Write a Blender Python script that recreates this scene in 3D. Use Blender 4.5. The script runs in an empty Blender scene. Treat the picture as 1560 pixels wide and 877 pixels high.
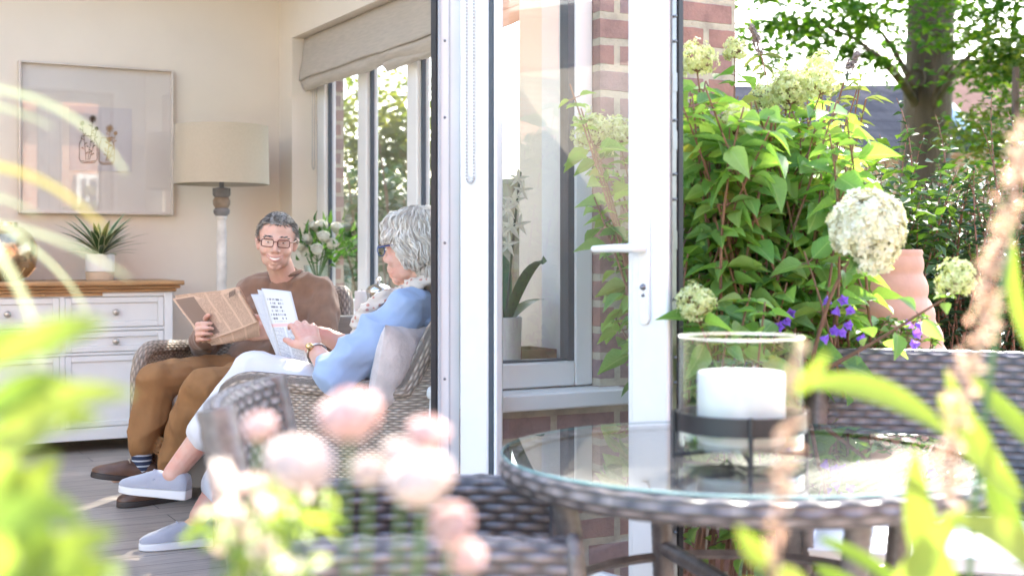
import bpy, bmesh, math, random
import numpy as np
from mathutils import Vector, Matrix, noise
R_ = random.Random(7)
rad = math.radians
sc = bpy.context.scene
C = bpy.data.collections.new('garden_room'); sc.collection.children.link(C)
# ---------------------------------------------------------------- camera frame
ALPHA = math.atan(1080/2000.0)
SA, CA = math.sin(ALPHA), math.cos(ALPHA)
EYE = 1.11
FL = .134                                    # room floor above the patio
FP, HOR = 2000.0, 386.0
def W(r, d, z):                              # right / depth / height -> world
    return Vector((r*CA + d*SA, -r*SA + d*CA, z))
def D(r, d, z=0):
    return W(r, d, z)
def P(px, py, d):                            # a photo point at a depth
    return W((px-780)/FP*d, d, EYE-(py-HOR)/FP*d)
def onY(px, py, Y):
    k = (px-780)/FP; d = Y/(CA-k*SA)
    return Vector((d*(SA+k*CA), Y, EYE-(py-HOR)/FP*d))
def onX(px, py, X):
    k = (px-780)/FP; d = X/(SA+k*CA)
    return Vector((X, d*(CA-k*SA), EYE-(py-HOR)/FP*d))

# ---------------------------------------------------------------- mesh builder
class MB:
    def __init__(s):
        s.v = []; s.f = []; s.uv = {}; s.mi = []
    def add(s, vs, fs, uvs=None, m=0):
        n = len(s.v)
        s.v.extend([tuple(x) for x in vs])
        s.f.extend([tuple(i+n for i in f) for f in fs])
        s.mi.extend([m]*len(fs))
        if uvs is not None:
            for i, u in enumerate(uvs): s.uv[n+i] = (u[0], u[1])
        return s
    def box(s, a, b, m=0, M=None):
        (x0,y0,z0),(x1,y1,z1) = a, b
        if x0 > x1: x0, x1 = x1, x0
        if y0 > y1: y0, y1 = y1, y0
        if z0 > z1: z0, z1 = z1, z0
        vs = [Vector((x,y,z)) for z in (z0,z1) for x,y in ((x0,y0),(x1,y0),(x1,y1),(x0,y1))]
        if M: vs = [M @ q for q in vs]
        s.add(vs, [(0,3,2,1),(4,5,6,7),(0,1,5,4),(1,2,6,5),(2,3,7,6),(3,0,4,7)], m=m); return s
    def tube(s, pts, rs, n=10, cap=True, m=0, closed=False, uvs=False, up=None):
        pts = [Vector(p) for p in pts]; k = len(pts)
        if not hasattr(rs, '__len__'): rs = [rs]*k
        vs = []; uv = []; N = None; L = 0
        for i, p in enumerate(pts):
            if closed: t = pts[(i+1)%k]-pts[i-1]
            else: t = pts[min(i+1,k-1)]-pts[max(i-1,0)]
            if t.length < 1e-9: t = Vector((0,0,1))
            t.normalize()
            if i: L += (p-pts[i-1]).length
            if N is None:
                N = t.cross(Vector(up) if up else Vector((.13,.31,.94)))
                if N.length < .05: N = t.cross(Vector((1,0,0)))
            N = N - t*N.dot(t); N.normalize(); B = t.cross(N)
            for j in range(n):
                a = 2*math.pi*j/n
                vs.append(p + (N*math.cos(a)+B*math.sin(a))*rs[i]); uv.append((L, rs[i]*a))
        fs = []
        for i in range(k if closed else k-1):
            i2 = (i+1) % k
            for j in range(n):
                fs.append((i*n+j, i*n+(j+1)%n, i2*n+(j+1)%n, i2*n+j))
        if cap and not closed:
            fs.append(tuple(range(n-1,-1,-1))); fs.append(tuple(range((k-1)*n, k*n)))
        s.add(vs, fs, uv if uvs else None, m=m); return s
    def lathe(s, prof, n=28, o=(0,0,0), m=0, M=None, uvs=False, cap=True):
        vs = []; uv = []; L = 0
        for i,(r,z) in enumerate(prof):
            if i: L += math.hypot(r-prof[i-1][0], z-prof[i-1][1])
            for j in range(n):
                a = 2*math.pi*j/n
                q = Vector((r*math.cos(a), r*math.sin(a), z))
                vs.append((M @ q) if M else q+Vector(o)); uv.append((a*.1, L))
        fs = []
        for i in range(len(prof)-1):
            for j in range(n):
                fs.append((i*n+j, i*n+(j+1)%n, (i+1)*n+(j+1)%n, (i+1)*n+j))
        if prof[0] == prof[-1]: cap = False
        if cap and prof[0][0] > 1e-6: fs.append(tuple(range(n-1,-1,-1)))
        if cap and prof[-1][0] > 1e-6: fs.append(tuple(range((len(prof)-1)*n, len(prof)*n)))
        s.add(vs, fs, uv if uvs else None, m=m); return s
    def cap(s, p0, r0, p1, r1, n=14, m=0):     # tapered capsule
        p0, p1 = Vector(p0), Vector(p1); t = p1-p0; L = t.length
        if L < 1e-6: t = Vector((0,0,1))
        t.normalize(); pts = []; rs = []
        for a in (-88,-65,-42,-20,0): pts.append(p0+t*r0*math.sin(rad(a))); rs.append(r0*math.cos(rad(a)))
        for a in (0,20,42,65,88): pts.append(p1+t*r1*math.sin(rad(a))); rs.append(r1*math.cos(rad(a)))
        return s.tube(pts, rs, n, m=m)
    def chain(s, pts, rs, n=14):
        for i in range(len(pts)-1): s.cap(pts[i], rs[i], pts[i+1], rs[i+1], n)
        return s
    def ell(s, c, r, ax=None, n=20, m=0):
        c = Vector(c); X,Y,Z = ax or (Vector((1,0,0)),Vector((0,1,0)),Vector((0,0,1)))
        h = n//2; vs = [c - Z*r[2]]
        for i in range(1,h):
            b = -math.pi/2+math.pi*i/h
            for j in range(n):
                a = 2*math.pi*j/n
                vs.append(c + X*(r[0]*math.cos(b)*math.cos(a)) + Y*(r[1]*math.cos(b)*math.sin(a)) + Z*(r[2]*math.sin(b)))
        vs.append(c + Z*r[2]); T = len(vs)-1
        fs = [(0,1+(j+1)%n,1+j) for j in range(n)]
        for i in range(h-2):
            for j in range(n):
                a = 1+i*n; fs.append((a+j, a+(j+1)%n, a+n+(j+1)%n, a+n+j))
        a = 1+(h-2)*n
        fs += [(a+j, a+(j+1)%n, T) for j in range(n)]
        s.add(vs, fs, m=m); return s
    def grid(s, G, UV=None, m=0, cu=False):
        nu, nv = len(G), len(G[0])
        vs = [G[i][j] for i in range(nu) for j in range(nv)]
        uv = [UV[i][j] for i in range(nu) for j in range(nv)] if UV is not None else None
        fs = []
        for i in range(nu if cu else nu-1):
            i2 = (i+1) % nu
            for j in range(nv-1): fs.append((i*nv+j, i2*nv+j, i2*nv+j+1, i*nv+j+1))
        s.add(vs, fs, uv, m=m); return s
    def prism(s, poly, M, t, m=0):             # polygon in xy extruded by t along z
        n = len(poly)
        vs = [M @ Vector((x,y,0)) for x,y in poly] + [M @ Vector((x,y,t)) for x,y in poly]
        fs = [tuple(range(n-1,-1,-1)), tuple(range(n,2*n))] + [(i,(i+1)%n,n+(i+1)%n,n+i) for i in range(n)]
        s.add(vs, fs, m=m); return s
    def mesh(s, name):
        me = bpy.data.meshes.new(name)
        me.from_pydata(s.v, [], s.f)
        return me
    def build(s, name, mats, parent=None, world=True, smooth=True, bevel=0, fix=False, angle=40):
        if not isinstance(mats, (list,tuple)): mats = [mats]
        off = off_of(parent) if (parent is not None and world) else Vector((0,0,0))
        me = bpy.data.meshes.new(name)
        vs = [(x-off.x, y-off.y, z-off.z) for x,y,z in s.v] if off.length else s.v
        me.from_pydata(vs, [], s.f)
        for m_ in mats: me.materials.append(m_)
        if len(mats) > 1: me.polygons.foreach_set('material_index', s.mi)
        if s.uv:
            ul = me.uv_layers.new(name='UVMap')
            li = np.empty(len(me.loops), dtype=np.int32); me.loops.foreach_get('vertex_index', li)
            arr = np.zeros((len(s.v),2), dtype=np.float32)
            for k_,u_ in s.uv.items(): arr[k_] = u_
            ul.data.foreach_set('uv', arr[li].ravel())
        if fix:
            b = bmesh.new(); b.from_mesh(me); bmesh.ops.recalc_face_normals(b, faces=b.faces); b.to_mesh(me); b.free()
        if smooth:
            me.polygons.foreach_set('use_smooth', [True]*len(me.polygons))
            try: me.set_sharp_from_angle(angle=rad(angle))
            except Exception: pass
        me.update()
        o = bpy.data.objects.new(name, me); C.objects.link(o)
        if parent is not None: o.parent = parent
        if bevel:
            b = o.modifiers.new('bevel','BEVEL'); b.width = bevel; b.segments = 2; b.limit_method = 'ANGLE'
        return o
def off_of(o):
    v = Vector((0,0,0))
    while o is not None: v += o.location; o = o.parent
    return v
def tag(o, label=None, cat=None, group=None, kind=None):
    if label: o['label'] = label
    if cat: o['category'] = cat
    if group: o['group'] = group
    if kind: o['kind'] = kind
    return o
def thing(name, label, cat, loc=(0,0,0), group=None):
    o = bpy.data.objects.new(name, None); C.objects.link(o)
    o.empty_display_size = .1; o.location = loc
    return tag(o, label, cat, group)
def copy_tree(o, parent=None):
    c = o.copy(); C.objects.link(c)
    if parent is not None: c.parent = parent
    for ch in list(o.children): copy_tree(ch, c)
    return c
def remeshed(mb, name, mats, parent=None, voxel=.006, smooth=3, amp=0, nscale=12, stretch=(1,1,1), fn=None, bevel=0):
    """fuse closed shapes into one continuous surface"""
    me = mb.mesh(name+'_raw'); o = bpy.data.objects.new(name+'_raw', me); sc.collection.objects.link(o)
    b = bmesh.new(); b.from_mesh(me); bmesh.ops.recalc_face_normals(b, faces=b.faces); b.to_mesh(me); b.free()
    r = o.modifiers.new('r','REMESH'); r.mode = 'VOXEL'; r.voxel_size = voxel; r.adaptivity = 0
    if smooth:
        q = o.modifiers.new('s','SMOOTH'); q.iterations = smooth; q.factor = .5
    dg = bpy.context.evaluated_depsgraph_get(); dg.update()
    m2 = bpy.data.meshes.new_from_object(o.evaluated_get(dg))
    bpy.data.objects.remove(o); bpy.data.meshes.remove(me)
    n = len(m2.vertices)
    co = np.empty(n*3); m2.vertices.foreach_get('co', co); co = co.reshape(-1,3)
    if amp or fn:
        no = np.empty(n*3); m2.vertices.foreach_get('normal', no); no = no.reshape(-1,3)
        for i in range(n):
            h = 0
            if amp:
                q = Vector((co[i][0]*stretch[0], co[i][1]*stretch[1], co[i][2]*stretch[2]))*nscale
                h = (1-2*abs(noise.noise(q)))*amp - amp*.4 + noise.noise(q*2.3)*amp*.4
            if fn: h += fn(co[i], no[i])
            co[i] += no[i]*h
    if parent is not None: co = co - np.array(off_of(parent))
    m2.vertices.foreach_set('co', co.ravel()); m2.name = name
    m2.materials.clear()
    for m_ in (mats if isinstance(mats,(list,tuple)) else [mats]): m2.materials.append(m_)
    m2.polygons.foreach_set('use_smooth', [True]*len(m2.polygons)); m2.update()
    o = bpy.data.objects.new(name, m2); C.objects.link(o)
    if parent is not None: o.parent = parent
    return o

# ---------------------------------------------------------------- materials
def newmat(name):
    m = bpy.data.materials.new(name); m.use_nodes = True
    nt = m.node_tree; b = nt.nodes['Principled BSDF']
    return m, nt, b
def N(nt, t, **kw):
    n = nt.nodes.new(t)
    for k, v in kw.items():
        if k.startswith('i_'):
            key = k[2:]; key = int(key) if key.isdigit() else key.replace('_',' ')
            n.inputs[key].default_value = v
        else: setattr(n, k, v)
    return n
def math_(nt, op, a, b=None, c=None):
    n = nt.nodes.new('ShaderNodeMath'); n.operation = op
    for i, x in enumerate((a,b,c)):
        if x is None: continue
        if hasattr(x,'links') or hasattr(x,'is_output'): nt.links.new(x, n.inputs[i])
        else: n.inputs[i].default_value = x
    return n.outputs[0]
def mixc(nt, fac, a, b, blend='MIX'):
    n = nt.nodes.new('ShaderNodeMix'); n.data_type = 'RGBA'; n.blend_type = blend
    for i, x in ((0,fac),(6,a),(7,b)):
        if hasattr(x,'is_output'): nt.links.new(x, n.inputs[i])
        elif i == 0: n.inputs[0].default_value = x
        else: n.inputs[i].default_value = (*x[:3],1)
    return n.outputs[2]
def coords(nt, kind='Object', scale=(1,1,1)):
    t = nt.nodes.new('ShaderNodeTexCoord'); mp = nt.nodes.new('ShaderNodeMapping')
    mp.inputs['Scale'].default_value = scale
    nt.links.new(t.outputs[kind], mp.inputs[0]); return mp.outputs[0]
def noise_(nt, vec, scale=8, detail=4, rough=.55):
    n = N(nt,'ShaderNodeTexNoise'); n.inputs['Scale'].default_value = scale
    n.inputs['Detail'].default_value = detail; n.inputs['Roughness'].default_value = rough
    if vec is not None: nt.links.new(vec, n.inputs['Vector'])
    return n.outputs[0]
def ramp(nt, fac, stops):
    n = nt.nodes.new('ShaderNodeValToRGB'); el = n.color_ramp.elements
    while len(el) < len(stops): el.new(.5)
    for e,(p,c) in zip(el, stops): e.position = p; e.color = (*c[:3],1) if hasattr(c,'__len__') else (c,c,c,1)
    nt.links.new(fac, n.inputs[0]); return n.outputs[0]
def bump(nt, b, h, strength=.3, dist=.01):
    n = nt.nodes.new('ShaderNodeBump'); n.inputs['Strength'].default_value = strength; n.inputs['Distance'].default_value = dist
    nt.links.new(h, n.inputs['Height']); nt.links.new(n.outputs[0], b.inputs['Normal'])
def mul(c, k): return tuple(min(1,x*k) for x in c[:3])
def M(name, col, rough=.5, var=.12, scale=10, bmp=0, bscale=None, metal=0, spec=.5, stretch=(1,1,1), dist=.004, sss=0, sheen=0):
    m, nt, b = newmat(name)
    v = coords(nt,'Object',stretch)
    f = noise_(nt, v, scale, 5)
    c = mixc(nt, ramp(nt,f,[(.3,0),(.7,1)]), mul(col,1-var), mul(col,1+var))
    nt.links.new(c, b.inputs['Base Color'])
    b.inputs['Roughness'].default_value = rough; b.inputs['Metallic'].default_value = metal
    b.inputs['Specular IOR Level'].default_value = spec
    if sss:
        b.inputs['Subsurface Weight'].default_value = sss
        b.inputs['Subsurface Radius'].default_value = (1,.4,.2); b.inputs['Subsurface Scale'].default_value = .008
    if sheen: b.inputs['Sheen Weight'].default_value = sheen; b.inputs['Sheen Roughness'].default_value = .5
    if bmp: bump(nt, b, noise_(nt, v, bscale or scale*4, 6), bmp, dist)
    return m
def leafmat(name, cols, trans=.45, rough=.45, tcol=None, vein=False):
    m, nt, b = newmat(name)
    g = nt.nodes.new('ShaderNodeNewGeometry')
    k = len(cols)
    c = ramp(nt, g.outputs['Random Per Island'], [(i/max(1,k-1), x) for i,x in enumerate(cols)])
    n2 = noise_(nt, coords(nt), 30, 3)
    c = mixc(nt, .5, c, mixc(nt, n2, (.55,.55,.55),(1.3,1.3,1.25)), 'MULTIPLY')
    if vein:
        uv = nt.nodes.new('ShaderNodeUVMap'); sp = nt.nodes.new('ShaderNodeSeparateXYZ'); nt.links.new(uv.outputs[0], sp.inputs[0])
        av = math_(nt,'ABSOLUTE',sp.outputs[1]); mid = math_(nt,'LESS_THAN',av,.025)
        sv = math_(nt,'FRACT',math_(nt,'MULTIPLY',math_(nt,'SUBTRACT',sp.outputs[0],math_(nt,'MULTIPLY',av,.55)),9.0)); sv = math_(nt,'LESS_THAN',sv,.13)
        k_ = math_(nt,'MAXIMUM',mid,math_(nt,'MULTIPLY',sv,.45))
        c = mixc(nt, math_(nt,'MULTIPLY',k_,.5), c, mixc(nt,.5,c,(.45,.55,.25)))
        bump(nt, b, k_, -.35, .003)
    nt.links.new(c, b.inputs['Base Color']); b.inputs['Roughness'].default_value = rough
    b.inputs['Specular IOR Level'].default_value = .4
    t = nt.nodes.new('ShaderNodeBsdfTranslucent')
    tc = mixc(nt, 1.0, c, tcol or (2.2,2.0,.6), 'MULTIPLY')
    nt.links.new(tc, t.inputs['Color'])
    mx = nt.nodes.new('ShaderNodeMixShader'); mx.inputs[0].default_value = trans
    nt.links.new(b.outputs[0], mx.inputs[1]); nt.links.new(t.outputs[0], mx.inputs[2])
    nt.links.new(mx.outputs[0], nt.nodes['Material Output'].inputs['Surface'])
    return m
def glassmat(name, tint=(1,1,1), base=.06, power=5, rough=0):
    m, nt, b = newmat(name); nt.nodes.remove(b)
    lw = nt.nodes.new('ShaderNodeLayerWeight'); lw.inputs['Blend'].default_value = .5
    f = math_(nt,'POWER', lw.outputs['Facing'], power)
    f = math_(nt,'MULTIPLY_ADD', f, 1-base, base)
    t = nt.nodes.new('ShaderNodeBsdfTransparent'); t.inputs[0].default_value = (*tint,1)
    g = nt.nodes.new('ShaderNodeBsdfGlossy'); g.inputs['Roughness'].default_value = rough
    mx = nt.nodes.new('ShaderNodeMixShader')
    nt.links.new(f, mx.inputs[0]); nt.links.new(t.outputs[0], mx.inputs[1]); nt.links.new(g.outputs[0], mx.inputs[2])
    nt.links.new(mx.outputs[0], nt.nodes['Material Output'].inputs['Surface'])
    return m
def brickmat(name, c1, c2, mortar, bw=.225, rh=.08, ms=.012, rough=.85, plane='wall', var=.5, bmp=.6):
    m, nt, b = newmat(name)
    t = nt.nodes.new('ShaderNodeTexCoord'); sp = nt.nodes.new('ShaderNodeSeparateXYZ'); nt.links.new(t.outputs['Object'], sp.inputs[0])
    cb = nt.nodes.new('ShaderNodeCombineXYZ')
    if plane == 'wall':
        nt.links.new(math_(nt,'ADD',sp.outputs[0],sp.outputs[1]), cb.inputs[0]); nt.links.new(sp.outputs[2], cb.inputs[1])
    else:
        nt.links.new(sp.outputs[0], cb.inputs[0]); nt.links.new(sp.outputs[1], cb.inputs[1])
    # wobble so the courses are not ruler-straight
    nz = N(nt,'ShaderNodeTexNoise'); nz.inputs['Scale'].default_value = 22; nt.links.new(cb.outputs[0], nz.inputs['Vector'])
    vm = nt.nodes.new('ShaderNodeVectorMath'); vm.operation = 'MULTIPLY_ADD'
    nt.links.new(nz.outputs['Color'], vm.inputs[0]); vm.inputs[1].default_value = (.006,.006,0); nt.links.new(cb.outputs[0], vm.inputs[2])
    br = nt.nodes.new('ShaderNodeTexBrick'); nt.links.new(vm.outputs[0], br.inputs['Vector'])
    br.inputs['Scale'].default_value = 1; br.inputs['Brick Width'].default_value = bw; br.inputs['Row Height'].default_value = rh
    br.inputs['Mortar Size'].default_value = ms; br.inputs['Mortar Smooth'].default_value = .15; br.inputs['Bias'].default_value = 0
    br.inputs['Color1'].default_value = (*c1,1); br.inputs['Color2'].default_value = (*c2,1); br.inputs['Mortar'].default_value = (*mortar,1)
    n1 = noise_(nt, cb.outputs[0], 16, 6, .65); n2 = noise_(nt, cb.outputs[0], 90, 3)
    c = mixc(nt, var, br.outputs['Color'], ramp(nt, n1, [(.3,(.35,.33,.38)),(.55,(1,1,1)),(.75,(1.25,1.1,1.0))]), 'MULTIPLY')
    nt.links.new(c, b.inputs['Base Color']); b.inputs['Roughness'].default_value = rough; b.inputs['Specular IOR Level'].default_value = .5 if rough < .95 else 0.0
    h = math_(nt,'MULTIPLY_ADD', br.outputs['Fac'], -1.0, math_(nt,'MULTIPLY',n2,.35))
    if bmp: bump(nt, b, h, bmp, .008)
    return m
def weavemat(name, cols, p=.03, h=.011, rough=.5, use_bump=True, gap=.35, dist=.004, spec=.5):
    """plaited wicker from uv in metres"""
    m, nt, b = newmat(name)
    uv = nt.nodes.new('ShaderNodeUVMap'); sp = nt.nodes.new('ShaderNodeSeparateXYZ'); nt.links.new(uv.outputs[0], sp.inputs[0])
    U, V = sp.outputs[0], sp.outputs[1]
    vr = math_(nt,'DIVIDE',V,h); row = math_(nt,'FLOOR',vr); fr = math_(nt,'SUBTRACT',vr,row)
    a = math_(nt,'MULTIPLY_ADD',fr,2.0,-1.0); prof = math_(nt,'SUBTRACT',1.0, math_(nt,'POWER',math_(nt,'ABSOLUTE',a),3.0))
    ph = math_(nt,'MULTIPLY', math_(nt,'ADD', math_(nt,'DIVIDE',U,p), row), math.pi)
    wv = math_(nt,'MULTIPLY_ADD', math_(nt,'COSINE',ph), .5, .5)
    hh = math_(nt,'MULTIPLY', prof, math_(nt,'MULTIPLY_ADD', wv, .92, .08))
    # every strand gets its own tone
    cb = nt.nodes.new('ShaderNodeCombineXYZ'); nt.links.new(row, cb.inputs[0])
    nt.links.new(math_(nt,'FLOOR', math_(nt,'ADD', math_(nt,'DIVIDE',U,p*2), math_(nt,'MULTIPLY',row,.5))), cb.inputs[1])
    wn = nt.nodes.new('ShaderNodeTexWhiteNoise'); nt.links.new(cb.outputs[0], wn.inputs[0])
    k = len(cols)
    c = ramp(nt, wn.outputs['Value'], [(i/(k-1), x) for i,x in enumerate(cols)])
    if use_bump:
        c = mixc(nt, math_(nt,'POWER',hh,.6), mul(cols[0],gap), c)   # shade in the gaps between strands, painted into the colour by height
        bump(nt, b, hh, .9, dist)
    nt.links.new(c, b.inputs['Base Color']); b.inputs['Roughness'].default_value = rough; b.inputs['Specular IOR Level'].default_value = spec
    return m
def textmat(name, paper, ink, rows=60, cols=5, words=90, fac=.55, rough=.7, v0=0, v1=1, extra=None):
    m, nt, b = newmat(name)
    uv = nt.nodes.new('ShaderNodeUVMap'); sp = nt.nodes.new('ShaderNodeSeparateXYZ'); nt.links.new(uv.outputs[0], sp.inputs[0])
    U, V = sp.outputs[0], sp.outputs[1]
    r = math_(nt,'MULTIPLY',V,rows); fl = math_(nt,'FLOOR',r); fr = math_(nt,'SUBTRACT',r,fl)
    ln = math_(nt,'LESS_THAN',fr,.55)
    cu = math_(nt,'FRACT', math_(nt,'MULTIPLY',U,cols))
    cl = math_(nt,'MULTIPLY', math_(nt,'GREATER_THAN',cu,.07), math_(nt,'LESS_THAN',cu,.93))
    cb = nt.nodes.new('ShaderNodeCombineXYZ'); nt.links.new(math_(nt,'MULTIPLY',U,words), cb.inputs[0]); nt.links.new(math_(nt,'MULTIPLY',fl,7.3), cb.inputs[1])
    nz = noise_(nt, cb.outputs[0], 1.0, 1)
    wd = math_(nt,'GREATER_THAN',nz,.42)
    rg = math_(nt,'MULTIPLY', math_(nt,'GREATER_THAN',V,v0), math_(nt,'LESS_THAN',V,v1))
    k = math_(nt,'MULTIPLY', math_(nt,'MULTIPLY',ln,cl), math_(nt,'MULTIPLY',wd,rg))
    if extra: k = extra(nt, U, V, k)
    c = mixc(nt, math_(nt,'MULTIPLY',k,fac), paper, ink)
    nt.links.new(c, b.inputs['Base Color']); b.inputs['Roughness'].default_value = rough
    b.inputs['Specular IOR Level'].default_value = .2
    return m

# ---------------------------------------------------------------- leaves
def leaf_template(kind):
    if kind == 'quad':
        v = [(0,0,0),(.45,.5,.06),(1,0,-.12),(.45,-.5,.06)]; f = [(0,3,2),(0,2,1)]
        return np.array(v,float), f
    prof = {'ovate':[(0,.03),(.12,.3),(.32,.5),(.55,.42),(.78,.22),(1,.01)],
            'lance':[(0,.04),(.2,.34),(.45,.5),(.7,.36),(.88,.15),(1,.01)],
            'grass':[(0,.5),(.2,.5),(.4,.48),(.6,.42),(.8,.28),(.93,.13),(1,.02)]}[kind]
    v = []; f = []
    for i,(t,w) in enumerate(prof):
        zc = -.28*t*t
        v += [(t,w,zc+w*.30),(t,w*.5,zc+w*.06),(t,0,zc),(t,-w*.5,zc+w*.06),(t,-w,zc+w*.30)]
    for i in range(len(prof)-1):
        for j in range(4): f.append((i*5+j, i*5+j+1, (i+1)*5+j+1, (i+1)*5+j))
    return np.array(v,float), f
def leaves(mb, items, kind='ovate', m=0):
    """items: (base point, direction, up hint, length, width)"""
    T, F = leaf_template(kind)
    LUV=[(t[0],t[1]) for t in T]
    for (p,d,u,L,w) in items:
        d = Vector(d).normalized(); u = Vector(u)
        s = u.cross(d)
        if s.length < 1e-4: s = Vector((1,0,0)).cross(d)
        s.normalize(); u = d.cross(s)
        A = np.array([[d.x*L,d.y*L,d.z*L],[s.x*w,s.y*w,s.z*w],[u.x*L,u.y*L,u.z*L]])
        V = T @ A + np.array(p)
        n = len(mb.v); mb.v.extend(map(tuple, V)); mb.f.extend([tuple(i+n for i in f) for f in F]); mb.mi.extend([m]*len(F))
        if kind=='ovate':
            for i_,q_ in enumerate(LUV): mb.uv[n+i_]=q_
    return mb
def rdir(zlo=-1, zhi=1, rng=R_):
    z = rng.uniform(zlo,zhi); a = rng.uniform(0,2*math.pi); q = math.sqrt(max(0,1-z*z))
    return Vector((q*math.cos(a), q*math.sin(a), z))
def bez(p0,p1,p2,n=10):
    p0,p1,p2 = Vector(p0),Vector(p1),Vector(p2)
    return [p0*(1-t)**2+p1*2*t*(1-t)+p2*t*t for t in [i/n for i in range(n+1)]]
def ribbon(mb, pts, w, up, m=0, fold=.15, uvs=False):
    """a long bending blade along pts"""
    k = len(pts); G = []; 
    for i,p in enumerate(pts):
        t = (pts[min(i+1,k-1)]-pts[max(i-1,0)]).normalized(); s = t.cross(Vector(up)); s.normalize(); nn = s.cross(t)
        ww = w(i/(k-1)) if callable(w) else w
        G.append([p - s*ww + nn*ww*fold, p - s*ww*.5 + nn*ww*fold*.3, p, p + s*ww*.5 + nn*ww*fold*.3, p + s*ww + nn*ww*fold])
    UV = [[(i/(k-1), j/4) for j in range(5)] for i in range(k)]
    mb.grid(G, UV if uvs else None, m=m)
EXPO=3.02
# ================================================================ materials
uPVC = M('white_upvc', (.745,.735,.715), .28, .035, 5, .02, 40)
PAINT = M('white_paint', (.76,.75,.73), .45, .03, 4, .03, 60)
PLASTER = M('cream_plaster', (.735,.65,.545), .85, .03, 2.5, .05, 90)
CEIL = M('ceiling_paint', (.82,.81,.79), .9, .02, 2)
SLATE = M('slate_gasket', (.045,.065,.085), .4, .1, 20)
BLACK = M('black_gasket', (.012,.012,.015), .5, .1, 20)
STEEL = M('steel', (.24,.24,.25), .35, .08, 30, metal=1)
BRICK = brickmat('red_brick', (.35,.185,.145), (.27,.185,.185), (.47,.41,.31))
BRICKO = brickmat('orange_brick', (.50,.20,.10), (.42,.16,.09), (.5,.42,.33), rh=.075)
GLASS = glassmat('window_glass', (.95,.975,.965), .15, 3.2)
GLASS_D = glassmat('door_glass', (.985,.99,.988), .075, 3.4)
OAK = M('oak', (.42,.23,.10), .4, .25, 6, .12, 60, stretch=(1,8,8))
PATIO = brickmat('stone_paving', (.42,.38,.33), (.36,.33,.30), (.25,.22,.19), bw=.6, rh=.45, ms=.012, plane='floor', var=.35, bmp=.3)
GRASS = M('lawn_green', (.07,.12,.03), .9, .4, 40, .5, 200)

def floor_mat():
    m, nt, b = newmat('grey_wood_floor')
    v = coords(nt); br = nt.nodes.new('ShaderNodeTexBrick'); nt.links.new(v, br.inputs['Vector'])
    br.inputs['Scale'].default_value = 1; br.inputs['Brick Width'].default_value = 1.2; br.inputs['Row Height'].default_value = .13
    br.inputs['Mortar Size'].default_value = .0025; br.inputs['Bias'].default_value = 0
    br.inputs['Color1'].default_value = (.38,.325,.28,1); br.inputs['Color2'].default_value = (.29,.25,.215,1); br.inputs['Mortar'].default_value = (.06,.05,.045,1)
    g = noise_(nt, coords(nt,'Object',(2.5,42,1)), 2.2, 7, .7)
    c = mixc(nt, .75, br.outputs['Color'], ramp(nt,g,[(.3,(.45,.43,.42)),(.5,(1,1,1)),(.7,(1.4,1.35,1.3))]),'MULTIPLY')
    nt.links.new(c, b.inputs['Base Color']); b.inputs['Roughness'].default_value = .38
    bump(nt,b,g,.1,.003); return m
FLOOR = floor_mat()

# ================================================================ ground
mb = MB(); n=24
mb.add([(-60,-60,-.03),(90,-60,-.03),(90,90,-.03),(-60,90,-.03)],[(0,1,2,3)])
tag(mb.build('lawn', GRASS, smooth=False), kind='structure')
mb = MB().box((-4,-4.5,-.15),(4.2,3.37,0))
tag(mb.build('patio', PATIO, smooth=False), kind='structure')
mb = MB().box((-2.4,3.40,-.1),(2.52,7.09,FL))
tag(mb.build('floor', FLOOR, smooth=False), kind='structure')

# ================================================================ the house
YF, YB, XI, XO, ZC = 3.39, 7.10, 2.35, 2.65, 2.62
house = thing('house', 'red brick garden room with cream walls and open white glazed door', 'house', (XO,YF,0))
mb = MB()
mb.box((1.70,YF,-.1),(2.136,3.62,.66))                      # dwarf wall under the front window
mb.box((2.136,YF,-.1),(XO,3.62,2.5))                        # pier
mb.box((-2.4,YF,2.36),(XO,3.62,2.95))                       # head over the openings
mb.box((-2.65,YF,-.1),(-2.4,7.4,2.95))
mb.box((2.55,3.62,-.1),(XO,7.4,.80)); mb.box((2.55,3.62,2.29),(XO,7.4,2.95))
mb.box((2.55,6.88,.80),(XO,7.4,2.29)); mb.box((2.55,3.62,.80),(XO,4.28,2.29))
mb.box((-2.4,7.3,-.1),(2.55,7.4,2.95))
mb.build('brick_wall', BRICK, house, smooth=False)
mb = MB().box((-2.4,YB,FL),(2.55,7.3,ZC))                    # room side plaster
mb.build('plaster_wall', PLASTER, house, smooth=False)
mb = MB()
mb.box((XI,3.75,FL),(2.55,YB,.80)); mb.box((XI,3.75,2.286),(2.55,YB,ZC))
mb.box((XI,6.88,.80),(2.55,YB,2.286)); mb.box((XI,3.75,.80),(2.55,4.295,2.286))
mb.build('plaster_wall', PLASTER, house, smooth=False)
mb = MB()
mb.box((1.70,3.62,FL),(2.55,3.75,.66)); mb.box((2.136,3.62,.66),(2.55,3.75,2.36)); mb.box((-2.4,3.62,2.36),(2.55,3.75,ZC))
mb.build('plaster_wall', PAINT, house, smooth=False)
mb = MB().box((-2.4,3.75,FL),(-2.3,YB,ZC)); mb.build('plaster_wall', PLASTER, house, smooth=False)
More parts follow.
